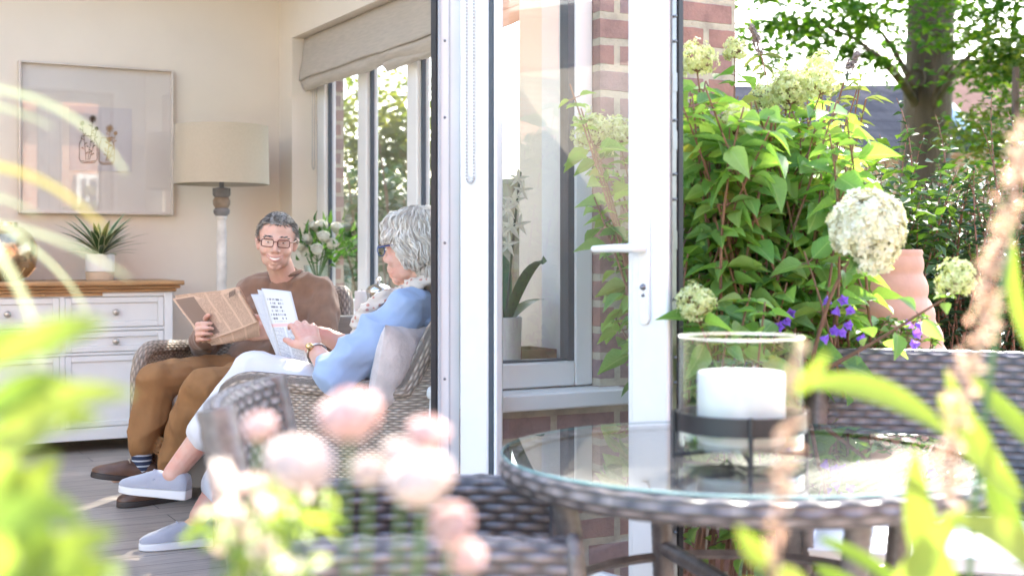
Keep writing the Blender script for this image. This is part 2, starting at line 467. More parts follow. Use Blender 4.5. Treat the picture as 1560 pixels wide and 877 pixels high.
# ceiling and flat roof round an unseen lantern, added to brighten the room
LX0,LX1,LY0,LY1 = ADDED_LANTERN = (-2.0,1.9,3.95,6.7)
mb = MB()
for a,b in (((-2.65,YF),(LX0,7.4)),((LX1,YF),(XO,7.4)),((LX0,YF),(LX1,LY0)),((LX0,LY1),(LX1,7.4))):
    mb.box((a[0],a[1],ZC),(b[0],b[1],ZC+.36))
mb.build('ceiling', CEIL, house, smooth=False)
mb = MB()
for x in (LX0,-.56,.47,LX1): mb.box((x-.03,LY0,ZC+.361),(x+.03,LY1,ZC+.43))
for y in (LY0,LY1): mb.box((LX0+.03,y-.03,ZC+.361),(LX1-.03,y+.03,ZC+.42))
added_lantern = mb.build('roof_window', uPVC, house, smooth=False)  # unseen skylight frame, added to let more daylight in
mb = MB().add([(LX0,LY0,ZC+.40),(LX1,LY0,ZC+.40),(LX1,LY1,ZC+.40),(LX0,LY1,ZC+.40)],[(0,1,2,3)])
mb.build('pane', GLASS, added_lantern, smooth=False)

# --- front window and door frame (one coupled white frame)
mb = MB()
mb.box((1.602,3.41,FL),(1.672,3.450,2.36))
mb.build('door_frame', uPVC, house, bevel=.004)
mb = MB().box((1.5955,3.414,FL),(1.6015,3.448,2.36)); mb.build('gasket', BLACK, house, smooth=False)
mb = MB().box((-2.4,3.41,2.29),(1.5954,3.48,2.359)); mb.build('door_frame', uPVC, house, bevel=.004)
mb = MB().box((-2.4,3.36,.01),(1.66,3.40,FL)); mb.build('threshold', uPVC, house, bevel=.004)
fw = MB()
zb, zt = .708, 2.36
fw.box((1.675,3.43,zb),(1.745,3.50,zt)); fw.box((2.072,3.43,zb),(2.135,3.50,zt))
fw.box((1.745,3.43,zb),(2.072,3.50,zb+.075)); fw.box((1.745,3.43,zt-.07),(2.072,3.50,zt))
fw.box((1.757,3.44,zb+.0755),(1.772,3.49,zt-.0705)); 
win = fw.build('window', uPVC, house, bevel=.006)
g = MB().box((2.050,3.436,zb+.0755),(2.0715,3.485,zt-.0705)).box((1.7725,3.445,zb+.0755),(2.0495,3.48,zb+.082)); g.build('gasket', SLATE, win, smooth=False)
g = MB().add([(1.772,3.465,zb+.08),(2.052,3.465,zb+.08),(2.052,3.465,zt-.07),(1.772,3.465,zt-.07)],[(0,1,2,3)]); g.build('pane', GLASS, win, smooth=False)
MB().box((1.69,3.31,.655),(2.205,3.60,.704)).build('outer_sill', uPVC, house, bevel=.006)
MB().box((1.688,3.605,.661),(2.30,3.83,.703)).build('window_board', PAINT, house, bevel=.015)

# --- side window in the right-hand wall, seen at a slant
sw = MB(); X0, X1 = 2.485, 2.553
Y0, Y1, z0, z1 = 4.30, 6.875, .812, 2.284
sw.box((X0,Y0,z0),(X1,Y1,z0+.06)); sw.box((X0,Y0,z1-.06),(X1,Y1,z1))
ys = [6.80, 6.20, 5.58, 4.95, 4.34]
for y in ys: sw.box((X0,y-.055,z0+.06),(X1,y+.06,z1-.06))
swin = sw.build('window', uPVC, house, bevel=.006)
g = MB()
for y in ys:
    g.box((X0+.022,y-.070,z0+.061),(X1-.028,y-.0555,z1-.061))
    if y < 6.7: g.box((X0+.022,y+.0605,z0+.061),(X1-.028,y+.072,z1-.061))
g.build('gasket', SLATE, swin, smooth=False)
MB().add([(2.52,Y0,z0),(2.52,Y1,z0),(2.52,Y1,z1),(2.52,Y0,z1)],[(0,1,2,3)]).build('pane', GLASS, swin, smooth=False)
MB().box((2.30,4.30,.803),(2.48,6.875,.826)).build('window_board', PAINT, house, bevel=.006)

# --- the open door leaf
FREE = Vector((1.828,2.593,0)); un = Vector((.2265,-.974,0)).normalized(); nn = Vector((un.y*-1, un.x, 0)).normalized()
ML = Matrix(((-un.x,nn.x,0,FREE.x),(-un.y,nn.y,0,FREE.y),(0,0,1,0),(0,0,0,1)))
def lb(mb, s0,s1,t0,t1,z0,z1): return mb.box((s0,t0,z0),(s1,t1,z1), M=ML)
DZ0, DZ1, DW = .145, 2.30, .795
mb = MB()
lb(mb,0.006,.125,0,.060,DZ0,DZ1); lb(mb,.672,DW,0,.060,DZ0,DZ1)
lb(mb,.125,.672,0,.060,DZ0,.285); lb(mb,.125,.672,0,.060,2.17,DZ1)
door = mb.build('door', uPVC, house, bevel=.006, fix=True); door['label'] = 'open white glazed door with lever handle'
mb = MB(); lb(mb,.654,.6715,.004,.022,.286,2.169); mb.build('gasket', SLATE, door, smooth=False, fix=True)
mb = MB(); lb(mb,-.002,.0055,.034,.050,DZ0,DZ1); mb.build('gasket', BLACK, door, smooth=False, fix=True)
mb = MB(); lb(mb,-.001,.0055,.012,.026,DZ0+.02,DZ1-.02)
for z in (.32,.62,1.12,1.36,1.5,1.75): lb(mb,-.003,-.0012,.011,.027,z,z+.045)
mb.build('lock_strip', STEEL, door, smooth=False, fix=True)
for z in (.20,.44,.52,.80,.86,1.0,1.24,1.30,1.43,1.62,1.68):
    MB().cap(ML@Vector((-.004,.019,z)),.004,ML@Vector((-.0075,.019,z)),.0025,8).build('screw', STEEL, door)
mb = MB()
lb(mb,.1255,.140,.006,.028,.286,2.169); lb(mb,.640,.6535,.006,.028,.286,2.169); lb(mb,.1405,.6395,.006,.028,.286,.300); lb(mb,.1405,.6395,.006,.028,2.155,2.169)
mb.build('glazing_bead', uPVC, door, bevel=.003, fix=True)
for z in (1.14,1.50,1.72,.75,.45): MB().cap((1.622,3.4105,z),.0045,(1.622,3.4085,z),.0035,8).build('screw', STEEL, house)
mb = MB().box((1.634,3.4075,FL+.02),(1.6385,3.4099,2.29)).box((1.600,3.404,FL+.02),(1.608,3.4099,2.29)); mb.build('frame_seal', M('grey_seal',(.45,.45,.46),.6,.05,9), house, smooth=False)
mb = MB(); s=.14; mb.add([ML@Vector(q) for q in ((.125,.03,.28),(.672,.03,.28),(.672,.03,2.17),(.125,.03,2.17))],[(0,1,2,3)])
mb.build('pane', GLASS_D, door, smooth=False)
mb = MB(); hz = 1.123
MB_ = lambda p: ML @ Vector(p)
hp = MB(); hp.prism([(.062+.016*math.cos(a)*1.0, .0) for a in (0,)]*0 or [(.075+.017*math.cos(rad(a)), (.075 if 0<=a<180 else -.17)+.017*math.sin(rad(a))+hz) for a in range(0,360,20)],
    Matrix(((-un.x,0,-nn.x,FREE.x),(-un.y,0,-nn.y,FREE.y),(0,1,0,0),(0,0,0,1))) , .009)
handle = hp.build('handle', uPVC, door, fix=True, bevel=.002)
hb = MB(); hb.cap(MB_((.075,-.006,hz)),.012,MB_((.075,-.045,hz)),.0115)
hb.chain([MB_((.075,-.048,hz)),MB_((.12,-.052,hz)),MB_((.205,-.048,hz-.002))],[.0115,.0105,.009])
remeshed(hb,'lever',uPVC,handle,.003,3)
kb = MB(); kb.cap(MB_((.075,-.0095,hz-.095)),.0085,MB_((.075,-.012,hz-.095)),.007); kb.cap(MB_((.075,-.0095,hz-.115)),.0045,MB_((.075,-.011,hz-.115)),.004)
kb.build('keyhole', STEEL, handle)

# --- neighbours seen beyond and in the reflections
TILE = brickmat('orange_tiles', (.46,.18,.09), (.40,.15,.08), (.22,.09,.05), bw=.17, rh=.11, ms=.006, var=.3, bmp=.5)
SLATES = brickmat('grey_slates', (.10,.092,.098), (.07,.066,.074), (.035,.035,.04), bw=.3, rh=.22, ms=.008, var=.4, rough=1.0)
opp = thing('brick_house', 'orange brick house across the garden mirrored in the door glass', 'house', (5,-8,0))
mb = MB().box((-6,-12,-.1),(14,-8,3.5)); mb.build('wall', BRICKO, opp, smooth=False)
mb = MB().add([(-6.4,-7.6,3.35),(14.4,-7.6,3.35),(14.4,-11,6.6),(-6.4,-11,6.6),(-6.4,-7.6,3.47),(14.4,-7.6,3.47),(14.4,-11,6.72),(-6.4,-11,6.72)],
   [(3,2,1,0),(4,5,6,7),(0,1,5,4),(2,3,7,6),(1,2,6,5),(3,0,4,7)]); mb.build('roof', TILE, opp, smooth=False)
for x0,x1 in ((1.2,2.6),(3.9,4.4),(6.2,7.4)):
    w_ = MB().box((x0,-8,1.0),(x1,-7.93,2.4))
    for k in range(1,3): w_.box((x0+(x1-x0)*k/3-.02,-7.93,1.05),(x0+(x1-x0)*k/3+.02,-7.91,2.35))
    w = w_.build('window', uPVC, opp, smooth=False)
    MB().box((x0+.08,-7.928,1.08),(x1-.08,-7.915,2.32)).build('pane', SLATE, w, smooth=False)
Msky = Matrix.Translation((7.3,-8.55,4.28)) @ Matrix.Rotation(math.atan2(3.25,-3.4)-math.pi,4,'X')
sk = MB().box((-.65,-.5,.05),(.65,.5,.14), M=Msky).build('roof_window', SLATE, opp, smooth=False, fix=True)
MB().add([Msky@Vector(q) for q in ((-.57,-.43,.145),(-.03,-.43,.145),(-.03,.43,.145),(-.57,.43,.145),(.03,-.43,.145),(.57,-.43,.145),(.57,.43,.145),(.03,.43,.145))],[(0,1,2,3),(4,5,6,7)]).build('pane', M('skylight_pane',(.5,.6,.65),.05,.02,3,metal=.9), sk, smooth=False)

# bungalow with the grey roof behind the big tree
bung = thing('bungalow', 'low house with grey slate roof and pale verge behind the tree trunk', 'house', W(9,26,0))
def pr(px,py,d): return P(px,py,d)
a0,a1,b1,b0 = P(1080,236,24),P(1492,232,26),P(1412,137,27.5),P(1050,140,26)
up = Vector((0,0,.12))
mb = MB().add([a0,a1,b1,b0,a0+up,a1+up,b1+up,b0+up],[(3,2,1,0),(4,5,6,7),(0,1,5,4),(2,3,7,6),(1,2,6,5),(3,0,4,7)]); mb.build('roof', SLATES, bung, smooth=False, fix=True)
mb = MB().tube([a1+up*1.2,b1+up*1.2],[.14,.14],6); mb.build('verge', M('verge_paint',(.55,.62,.72),.5,.05,3), bung)
w0,w1 = P(1085,240,24.4),P(1486,236,26.4); back = D(0,3.4)
mb = MB(); 
for (p,q) in ((w0,w1),(w1,w1+back),(w1+back,w0+back),(w0+back,w0)): mb.add([Vector((p.x,p.y,-.1)),Vector((q.x,q.y,-.1)),q,p],[(0,1,2,3)])
mb.build('wall', BRICKO, bung, smooth=False)
far = thing('tiled_house', 'house with pinkish tiled roof further off to the right of the trunk', 'house', W(13,34,0))
c0,c1,c2,c3 = P(1400,215,33),P(1640,215,33),P(1640,95,40),P(1436,95,40)
mb = MB().add([c0,c1,c2,c3,c0+up,c1+up,c2+up,c3+up],[(3,2,1,0),(4,5,6,7),(0,1,5,4),(2,3,7,6),(1,2,6,5),(3,0,4,7)]); mb.build('roof', M('faded_tiles',(.15,.095,.08),1.0,.15,3,.3,12,spec=0), far, smooth=False, fix=True)
mb = MB(); e0,e1 = P(1405,220,33.3),P(1640,220,33.3)
for (p,q) in ((e0,e1),(e1,e1+back),(e1+back,e0+back),(e0+back,e0)): mb.add([Vector((p.x,p.y,-.1)),Vector((q.x,q.y,-.1)),q,p],[(0,1,2,3)])
mb.build('wall', BRICKO, far, smooth=False)

# timber fence seen through the room's side window
fen = thing('garden_fence', 'weathered timber fence outside the side window', 'fence', (4.6,10,0))
FW = M('fence_wood', (.30,.235,.16), .85, .3, 5, .3, 40, stretch=(6,6,.6))
mb = MB()
for k in range(70):
    y = 5.6+k*.16; mb.box((4.58+.012*(k%2),y,-.05),(4.60+.012*(k%2),y+.152,1.62+R_.uniform(-.01,.01)))
mb.build('boards', FW, fen, smooth=False)
mb = MB().box((4.53,5.6,1.62),(4.66,16.8,1.66)).box((4.53,5.6,1.30),(4.578,16.8,1.37)).box((4.53,5.6,.3),(4.578,16.8,.37)); mb.build('rail', FW, fen, smooth=False)
for k in range(6):
    MB().box((4.48,5.7+k*2.1,-.05),(4.578,5.8+k*2.1,1.70)).build('post', FW, fen, smooth=False)
# ================================================================ things in the room
# --- framed picture on the back wall
pc = thing('framed_picture', 'large pale framed print of flower jars above the sideboard', 'picture', (1.36,7.09,1.70))
pa, pb = onY(28,93,7.07), onY(264,328,7.07)
xa,xb,zt_,zb_ = pa.x,pb.x,2.093,1.314
FRM = M('silver_frame',(.60,.53,.46),.4,.05,20,metal=.15)
mb = MB(); t=.012
mb.box((xa,7.055,zb_),(xa+t,7.098,zt_)).box((xb-t,7.055,zb_),(xb,7.098,zt_)).box((xa+t,7.055,zb_),(xb-t,7.098,zb_+t)).box((xa+t,7.055,zt_-t),(xb-t,7.098,zt_))
mb.build('frame', FRM, pc, bevel=.003)
MB().box((xa+t,7.082,zb_+t),(xb-t,7.098,zt_-t)).build('mount', M('mount_card',(.70,.63,.565),.8,.02,4), pc, smooth=False)
qa,qb = onY(106,161,7.075), onY(201,262,7.075)
PRINT = M('print_paper',(.60,.545,.535),.8,.02,4)
MB().box((qa.x,7.078,qb.z),(qb.x,7.0815,qa.z)).build('print', PRINT, pc, smooth=False)
INK = M('ink',(.03,.02,.02),.8,.1,4); INK2 = M('ochre_ink',(.42,.24,.10),.8,.1,4)
def jar(px0,px1,py0,py1,mat,flowers,nm):
    mb = MB()
    def q(px,py): v = onY(px,py,7.075); return v
    w = px1-px0
    out = [(px0+w*.12,py0),(px0+w*.12,py0+5),(px0,py0+12),(px0,py1-5),(px0+w*.15,py1),(px1-w*.15,py1),(px1,py1-5),(px1,py0+12),(px1-w*.12,py0+5),(px1-w*.12,py0)]
    mb.tube([q(*p) for p in out], .0017, 5, closed=True); mb.tube([q(px0+w*.1,py1-3),q(px0+w*.5,py1-1.6),q(px1-w*.1,py1-3)],.0016,5)
    for (fx,fy,r,bx) in flowers:
        mb.tube([q(bx,py1-4),q((fx+bx)/2+1,(fy+py1)/2),q(fx,fy)],.0014,5)
        for a in range(0,360,40):
            mb.tube([q(fx,fy),q(fx+r*math.cos(rad(a)),fy+r*math.sin(rad(a)))],[.0017,.0030],5)
        for k in range(6):
            yy = fy+(py1-fy)*(.18+.12*k); xx = fx+(bx-fx)*(.18+.12*k)
            mb.tube([q(xx,yy),q(xx+(4.5 if k%2 else -4.5),yy-3)],[.0010,.0030],5)
    mb.build(nm, mat, pc)
jar(121,148,207,248,INK,[(141,181,5.5,134),(125,188,3.5,131),(147,196,3,136)],'jar_drawing')
jar(151,174,210,250,INK2,[(167,196,6,163),(176,203,3,165),(166,213,4,161)],'jar_drawing')
MB().add([(xa+.02,7.062,zb_+.02),(xb-.02,7.062,zb_+.02),(xb-.02,7.062,zt_-.02),(xa+.02,7.062,zt_-.02)],[(0,1,2,3)]).build('glass', glassmat('picture_glass',(1,1,1),.12,4), pc, smooth=False)

# --- floor lamp
lx,ly = 1.925,6.76
lamp = thing('floor_lamp', 'floor lamp with linen drum shade and distressed white turned stem', 'lamp', (lx,ly,FL))
SHADE = M('linen_shade',(.49,.41,.30),.9,.03,90,.12,300,sheen=.1)
mb = MB(); r0,r1=.240,.246; za,zc=1.470,1.775
mb.lathe([(r1,za),(r0,zc),(r0-.004,zc),(r1-.004,za),(r1,za)],56,(lx,ly,0)); mb.build('shade', SHADE, lamp)
DIST = M('distressed_white',(.66,.62,.57),.7,.18,16,.4,40); GREYW = M('grey_turned_wood',(.20,.19,.19),.6,.3,10,.3,60)
mb = MB().lathe([(.016,FL+.12),(.020,FL+.3),(.024,.75),(.026,1.0),(.026,1.2),(.022,1.285),(.028,1.29),(.028,1.305)],20,(lx,ly,0)); mb.build('stem', DIST, lamp)
mb = MB().lathe([(.028,1.305),(.040,1.318),(.043,1.335),(.034,1.347)],22,(lx,ly,0)); mb.build('collar', GREYW, lamp)
mb = MB().lathe([(.034,1.348),(.044,1.365),(.045,1.385),(.036,1.402)],22,(lx,ly,0)); mb.build('collar', M('bare_wood',(.27,.205,.15),.6,.3,14), lamp)
mb = MB().lathe([(.036,1.403),(.046,1.415),(.046,1.45),(.012,1.455),(.012,1.60)],22,(lx,ly,0)); mb.build('collar', GREYW, lamp)
mb = MB().lathe([(.15,FL),(.15,FL+.02),(.06,FL+.05),(.03,FL+.10),(.016,FL+.12)],30,(lx,ly,0)); mb.build('base', DIST, lamp)

# --- sideboard
sx0,sx1,syf,syb = .13,1.645,6.66,7.08
sb = thing('sideboard', 'white painted sideboard with oak top, drawers and oak slide', 'sideboard', (.9,6.87,FL))
CAB = M('cabinet_paint',(.74,.73,.71),.5,.03,4,.04,50)
mb = MB()
for z_,o_ in ((.947,.048),(.937,.040),(.927,.030),(.918,.016)):
    pass
prof = [(0,.918),(.014,.918),(.022,.930),(.036,.938),(.044,.946),(.05,.950),(.05,.972),(.046,.975),(0,.975)]
mb.box((sx0-.05,syf-.05,.9505),(sx1+.05,syb,.975)); mb.box((sx0-.034,syf-.034,.935),(sx1+.034,syb,.950)); mb.box((sx0-.018,syf-.018,.918),(sx1+.018,syb,.9345))
mb.build('oak_top', OAK, sb, bevel=.007)
mb = MB(); yb_ = syf+.02
mb.box((sx0,yb_,FL+.08),(sx1,syb,.9175)).box((sx1-.042,syf,FL),(sx1,yb_,.9175)).box((sx0,syf,FL),(sx0+.042,yb_,.9175))
xs = [sx0+.042,.605,1.11,sx1-.042]
mb.box((sx0+.042,syf,.897),(sx1-.042,yb_,.9175)); mb.box((sx0+.042,syf,.728),(sx1-.042,yb_,.742)); mb.box((sx0+.042,syf,.61),(sx1-.042,yb_,.622)); mb.box((sx0+.042,syf,FL+.06),(sx1-.042,yb_,FL+.12))
for x in (.605,1.11): mb.box((x-.012,syf,.742),(x+.012,yb_,.897)); mb.box((x-.012,syf,FL+.12),(x+.012,yb_,.61))
mb.build('body', CAB, sb, bevel=.002)
mb = MB().box((1.11-.46,syf-.004,.9005),(1.30,yb_,.916)); sl = mb.build('oak_slide', OAK, sb, bevel=.002)
MB().ell((1.02,syf-.012,.908),(.011,.011,.009)).build('knob', OAK, sl)
KN = M('pewter_knob',(.50,.46,.40),.35,.1,20,metal=.8)
def front(x0,x1,z0,z1,nm,kx=None,kz=None):
    b = MB(); w=.028; f=syf+.002
    b.box((x0,f,z0),(x0+w,yb_,z1)).box((x1-w,f,z0),(x1,yb_,z1)).box((x0+w,f,z0),(x1-w,yb_,z0+w)).box((x0+w,f,z1-w),(x1-w,yb_,z1)).box((x0+w,f+.008,z0+w),(x1-w,yb_,z1-w))
    o = b.build(nm, CAB, sb, bevel=.003)
    k = MB(); k.cap((kx or (x0+x1)/2,f-.004,kz or (z0+z1)/2),.007,(kx or (x0+x1)/2,f+.006,kz or (z0+z1)/2),.006); k.ell((kx or (x0+x1)/2,f-.014,kz or (z0+z1)/2),(.0165,.011,.0165))
    k.build('knob', KN, o)
for i in range(3):
    x0 = xs[i]+(.014 if i else .002); x1 = xs[i+1]-(.014 if i<2 else .002)
    front(x0,x1,.746,.893,'drawer'); front(x0,x1,.626,.724,'drawer'); front(x0,x1,FL+.124,.606,'door',kx=x0+.02 if i else x1-.02)
for x in (sx0+.03,sx1-.03): MB().box((x-.03,syf+.021,FL),(x+.03,syf+.08,FL+.079)).build('leg', CAB, sb, smooth=False)

# --- striped house plant
plant = thing('potted_plant', 'striped dracaena in white and beige pot on the sideboard', 'plant', (1.325,6.85,.9755))
px_,py_ = 1.325,6.85
mb = MB().lathe([(.066,1.018),(.071,1.02),(.072,1.105),(.069,1.107),(.064,1.10),(.062,1.085),(0.001,1.085)],30,(px_,py_,0)); mb.build('pot', M('white_ceramic',(.78,.77,.75),.35,.03,5), plant)
mb = MB().lathe([(.060,.9757),(.068,.9765),(.071,1.0175),(.064,1.0178)],30,(px_,py_,0)); mb.build('pot_base', M('beige_band',(.60,.46,.33),.6,.06,8), plant)
def stripe_mat():
    m,nt,b = newmat('striped_leaf'); uv = nt.nodes.new('ShaderNodeUVMap'); sp = nt.nodes.new('ShaderNodeSeparateXYZ'); nt.links.new(uv.outputs[0],sp.inputs[0])
    k = math_(nt,'ABSOLUTE',math_(nt,'MULTIPLY_ADD',sp.outputs[1],2.0,-1.0))
    c = ramp(nt,k,[(0,(.16,.26,.08)),(.12,(.035,.10,.03)),(.66,(.03,.085,.03)),(.76,(.62,.66,.38)),(1,(.66,.68,.42))])
    nt.links.new(c,b.inputs['Base Color']); b.inputs['Roughness'].default_value=.4; return m
mb = MB(); rr = random.Random(3)
for i in range(46):
    a = i*2.4+rr.uniform(-.3,.3); lift = 1-(i/46)**.8; L = rr.uniform(.17,.25)
    o = Vector((math.cos(a),math.sin(a),0)); h0 = Vector((px_,py_,1.09+lift*.05))+o*.012
    up_ = .25+1.5*lift; d1 = (o+Vector((0,0,up_))).normalized()
    pts = bez(h0, h0+d1*L*.55, h0+d1*L*.6+(o*.8+Vector((0,0,-.25+.9*lift))).normalized()*L*.5, 9)
    ribbon(mb, pts, lambda t: .0155*(math.sin(math.pi*min(1,t*.93+.1))**.7), (o.y,-o.x,.01) if False else (0,0,1) if abs(d1.z)<.9 else (o.x,o.y,0), uvs=True)
mb.build('foliage', stripe_mat(), plant)

# --- mercury glass globe
gx,gy = .885,6.84
gl = thing('glass_globe', 'gold mercury glass globe ornament on the sideboard', 'ornament', (gx,gy,.9755))
mb = MB(); rr = random.Random(5)
mb.lathe([(.045,.9757),(.10,1.0),(.128,1.04),(.140,1.10),(.135,1.155),(.11,1.205),(.07,1.236),(.045,1.242),(.045,1.262),(.041,1.262),(.041,1.24)],48,(gx,gy,0))
MERC = M('mercury_glass',(.62,.47,.30),.12,.35,14,.5,26,metal=.95,dist=.01)
mb.build('globe', MERC, gl)
mb = MB()
for k in range(9):
    a = 2*math.pi*k/9; pts=[]
    for (r,z) in ((.046,.979),(.101,1.0),(.1295,1.04)): pts.append((gx+(r+.001)*math.cos(a+z*3),gy+(r+.001)*math.sin(a+z*3),z))
    mb.tube(pts,.0018,6)
mb.build('etched_lines', M('gold_line',(.8,.62,.40),.3,.05,5,metal=.8), gl)

# --- roman blind in the window reveal
bl = thing('roman_blind', 'beige linen roman blind half drawn up over the side window', 'blind', (2.43,5.4,2.28))
LIN = M('linen',(.44,.385,.32),.95,.10,40,.35,300,stretch=(1,.3,3),sheen=.15,dist=.002)
def blind_sheet(zt,zb,x0,bulge,seed,yA=4.32,yB=6.865,sag=.012):
    G=[]; n1,n2=60,14
    for i in range(n1+1):
        y = yA+(yB-yA)*i/n1; row=[]
        for j in range(n2+1):
            t=j/n2
            wob = noise.noise(Vector((y*3.1,seed,t)))*sag + noise.noise(Vector((y*9,seed+4,t*2)))*sag*.5
            x = x0 - (bulge*1.5*t**1.6 if seed==1 else bulge*math.sin(math.pi*min(1,t*1.05))**.8) - .006*noise.noise(Vector((y*4,t*3,seed)))
            row.append((x, y, zt+(zb-zt)*t + wob*t))
        G.append(row)
    # bottom turned up so the fabric has a fold, and a back face
    return G
mb = MB(); mb.grid(blind_sheet(2.283,2.055,2.415,.02,1)); o=mb.build('fabric', LIN, bl)
s_=o.modifiers.new('t','SOLIDIFY'); s_.thickness=.006; s_.offset=0
mb = MB(); mb.grid(blind_sheet(2.085,1.998,2.422,.026,2)); o=mb.build('fold', LIN, bl); s_=o.modifiers.new('t','SOLIDIFY'); s_.thickness=.006; s_.offset=0
mb = MB(); mb.grid(blind_sheet(2.03,1.975,2.435,.02,3,yA=4.6,yB=5.75)); o=mb.build('fold', LIN, bl); s_=o.modifiers.new('t','SOLIDIFY'); s_.thickness=.006; s_.offset=0
MB().box((2.425,4.32,2.255),(2.475,6.865,2.285)).build('headrail', uPVC, bl, smooth=False)
mb=MB(); mb.tube([(2.45,6.835,2.0),(2.45,6.835,1.60),(2.45,6.828,1.575),(2.45,6.815,1.568),(2.45,6.803,1.575),(2.45,6.798,1.6),(2.45,6.798,2.0)],.003,6); mb.build('chain', M('cord',(.5,.45,.4),.6,.05,5), bl)

# --- bead chain of the door blind, hanging against the hinge stile
ch = thing('bead_chain', 'loop of white beads hanging on the door stile', 'blind chain', ML@Vector((.74,-.006,2.25)))
mb=MB(); zl=1.325
def bead_pts():
    L=[]; z=2.26
    while z>zl: L.append((.757,z)); z-=.0095
    for a in range(200,341,28): L.append((.741+.016*math.cos(rad(a)),zl+.016*math.sin(rad(a))))
    z=zl
    while z<2.26: L.append((.725,z)); z+=.0095
    return L
bp=bead_pts()
for (s_,z) in bp: mb.ell(ML@Vector((s_,-.0055,z)),(.0033,.0033,.0033),n=8)
mb.build('beads', M('bead',(.42,.42,.42),.35,.05,5), ch)
mb=MB(); mb.tube([ML@Vector((s_,-.0055,z)) for s_,z in bp],.0009,5); mb.build('cord', M('bead_cord',(.6,.6,.6),.5,.05,5), ch)

# --- rose bouquet on the window board
v0 = onX(483,466,2.40)
vx,vy,vz = 2.41, v0.y+.02, .8265
bq = thing('flower_vase', 'glass vase of white roses and greenery on the window board', 'vase of flowers', (vx,vy,vz))
CLEAR = glassmat('clear_glass',(.93,.97,.94),.08,3)
mb=MB().lathe([(.05,vz),(.052,vz+.005),(.055,vz+.09),(.068,vz+.19),(.075,vz+.22),(.072,vz+.22),(.06,vz+.14),(.05,vz+.012),(0.001,vz+.010)],26,(vx,vy,0)); mb.build('vase', CLEAR, bq)
ST = M('stem_green',(.08,.16,.04),.6,.2,10); rr=random.Random(11)
mb=MB()
for i in range(14):
    a=rr.uniform(0,6.28); mb.tube(bez((vx+.03*math.cos(a),vy+.03*math.sin(a),vz+.015),(vx,vy,vz+.16),(vx-.09*math.cos(a),vy-.09*math.sin(a),vz+.33),6),.0035,6)
mb.build('stems', ST, bq)
def rose(mb, c, r, axis, rr, layers=5, op=1.0):
    c=Vector(c); axis=Vector(axis).normalized(); s=axis.orthogonal().normalized(); b=axis.cross(s)
    for k in range(layers):
        m=3+k; open_=(.25+.85*k/(layers-1))*op
        for i in range(m):
            a=2*math.pi*(i/m)+k*.9+rr.uniform(-.15,.15); G=[]
            o=s*math.cos(a)+b*math.sin(a); tn=axis.cross(o); w=r*(.55+.12*k)
            for u in range(6):
                t=u/5; row=[]
                for v in range(5):
                    q=(v/4-.5)*2
                    rad_=r*(.10+open_*.75*math.sin(t*1.45)) + (r*.16*open_*t*t)
                    curl = -abs(q)**2*r*.16*(1-t)
                    hgt = r*(-.62+1.35*t-.28*open_*t*t*2.2) 
                    row.append(c+o*(rad_-abs(q)**2*r*.22*t)+tn*(q*w*.62*math.sin(min(1,.25+t*1.05)*1.5708)*(1-.22*t*t))+axis*(hgt-abs(q)**3*r*.12*t))
                G.append(row)
            mb.grid(G)
def petalmat(name,c1,c2,trans=.3):
    m=leafmat(name,[c1,c2],trans,.55,(1.1,1.05,1.0)); return m
WHITE_R = petalmat('white_petal',(.86,.85,.74),(.90,.89,.82),.40)
for (px,py) in ((493,360),(469,364),(466,383),(513,347),(478,345),(455,374),(505,371),(490,343),(483,380)):
    d_=R_.uniform(6.85,6.98); c=P(px,py,d_); b_=MB(); rose(b_,c,.046,(c-Vector((vx,vy,vz+.24)))*.8+Vector((-.03,-.05,.13)),rr,5,.62); o=b_.build('rose', WHITE_R, bq); md=o.modifiers.new('t','SOLIDIFY'); md.thickness=.0012
G1 = leafmat('bouquet_leaf',[(.04,.12,.03),(.07,.17,.04),(.10,.22,.06)],.3,.4)
mb=MB(); it=[]
for i in range(110):
    px,py=rr.gauss(492,19),rr.gauss(374,16); c=P(px,py,rr.uniform(6.88,7.06)); d=(c-Vector((vx,vy,vz+.2))+rdir()*.06); it.append((c,d,rdir(),rr.uniform(.045,.075),rr.uniform(.018,.030)))
leaves(mb,it,'ovate'); mb.build('foliage', G1, bq)
mb=MB(); it=[]
for i in range(5):
    a=rr.uniform(-1.6,1.6); p0=Vector((vx,vy,vz+.24)); tip=P(492+35*math.sin(a)*1.25,372-32*math.cos(a)*rr.uniform(.6,1.1),rr.uniform(6.85,7.05)); pts=bez(p0,(p0+tip)/2+Vector((0,0,.03)),tip,8); mb.tube(pts,.0018,5)
    for p in pts[3:]:
        for s_ in (-1,1): it.append((p,rdir(-.2,.6)+(tip-p0)*2,rdir(),.03,.006))
mb.build('sprig', ST, bq); mb=MB(); leaves(mb,it,'lance'); mb.build('sprig_leaves', G1, bq)

# --- kettle-like chrome jar, white candle and grey table by the window
cj = onX(577,472,2.40); cx_,cy_,cz_=2.40,cj.y,.8265
cf = thing('chrome_cafetiere','chrome domed coffee pot standing on the window board','coffee pot',(cx_,cy_,cz_))
CHR = M('chrome',(.72,.70,.67),.08,.05,10,metal=1)
mb=MB().lathe([(.052,cz_),(.056,cz_+.004),(.056,cz_+.085),(.060,cz_+.09),(.060,cz_+.10)],30,(cx_,cy_,0)); mb.build('body', CHR, cf)
mb=MB().lathe([(.062,cz_+.1005),(.060,cz_+.112),(.048,cz_+.128),(.022,cz_+.139),(.008,cz_+.142),(.008,cz_+.150),(.014,cz_+.156),(.013,cz_+.168),(.001,cz_+.174)],30,(cx_,cy_,0)); mb.build('lid', CHR, cf)
mb=MB(); mb.tube(bez((cx_-.04,cy_-.055,cz_+.08),(cx_-.09,cy_-.12,cz_+.09),(cx_-.06,cy_-.075,cz_+.02),10),.006,8); mb.build('handle', CHR, cf)
cw = onX(551,470,2.37); 
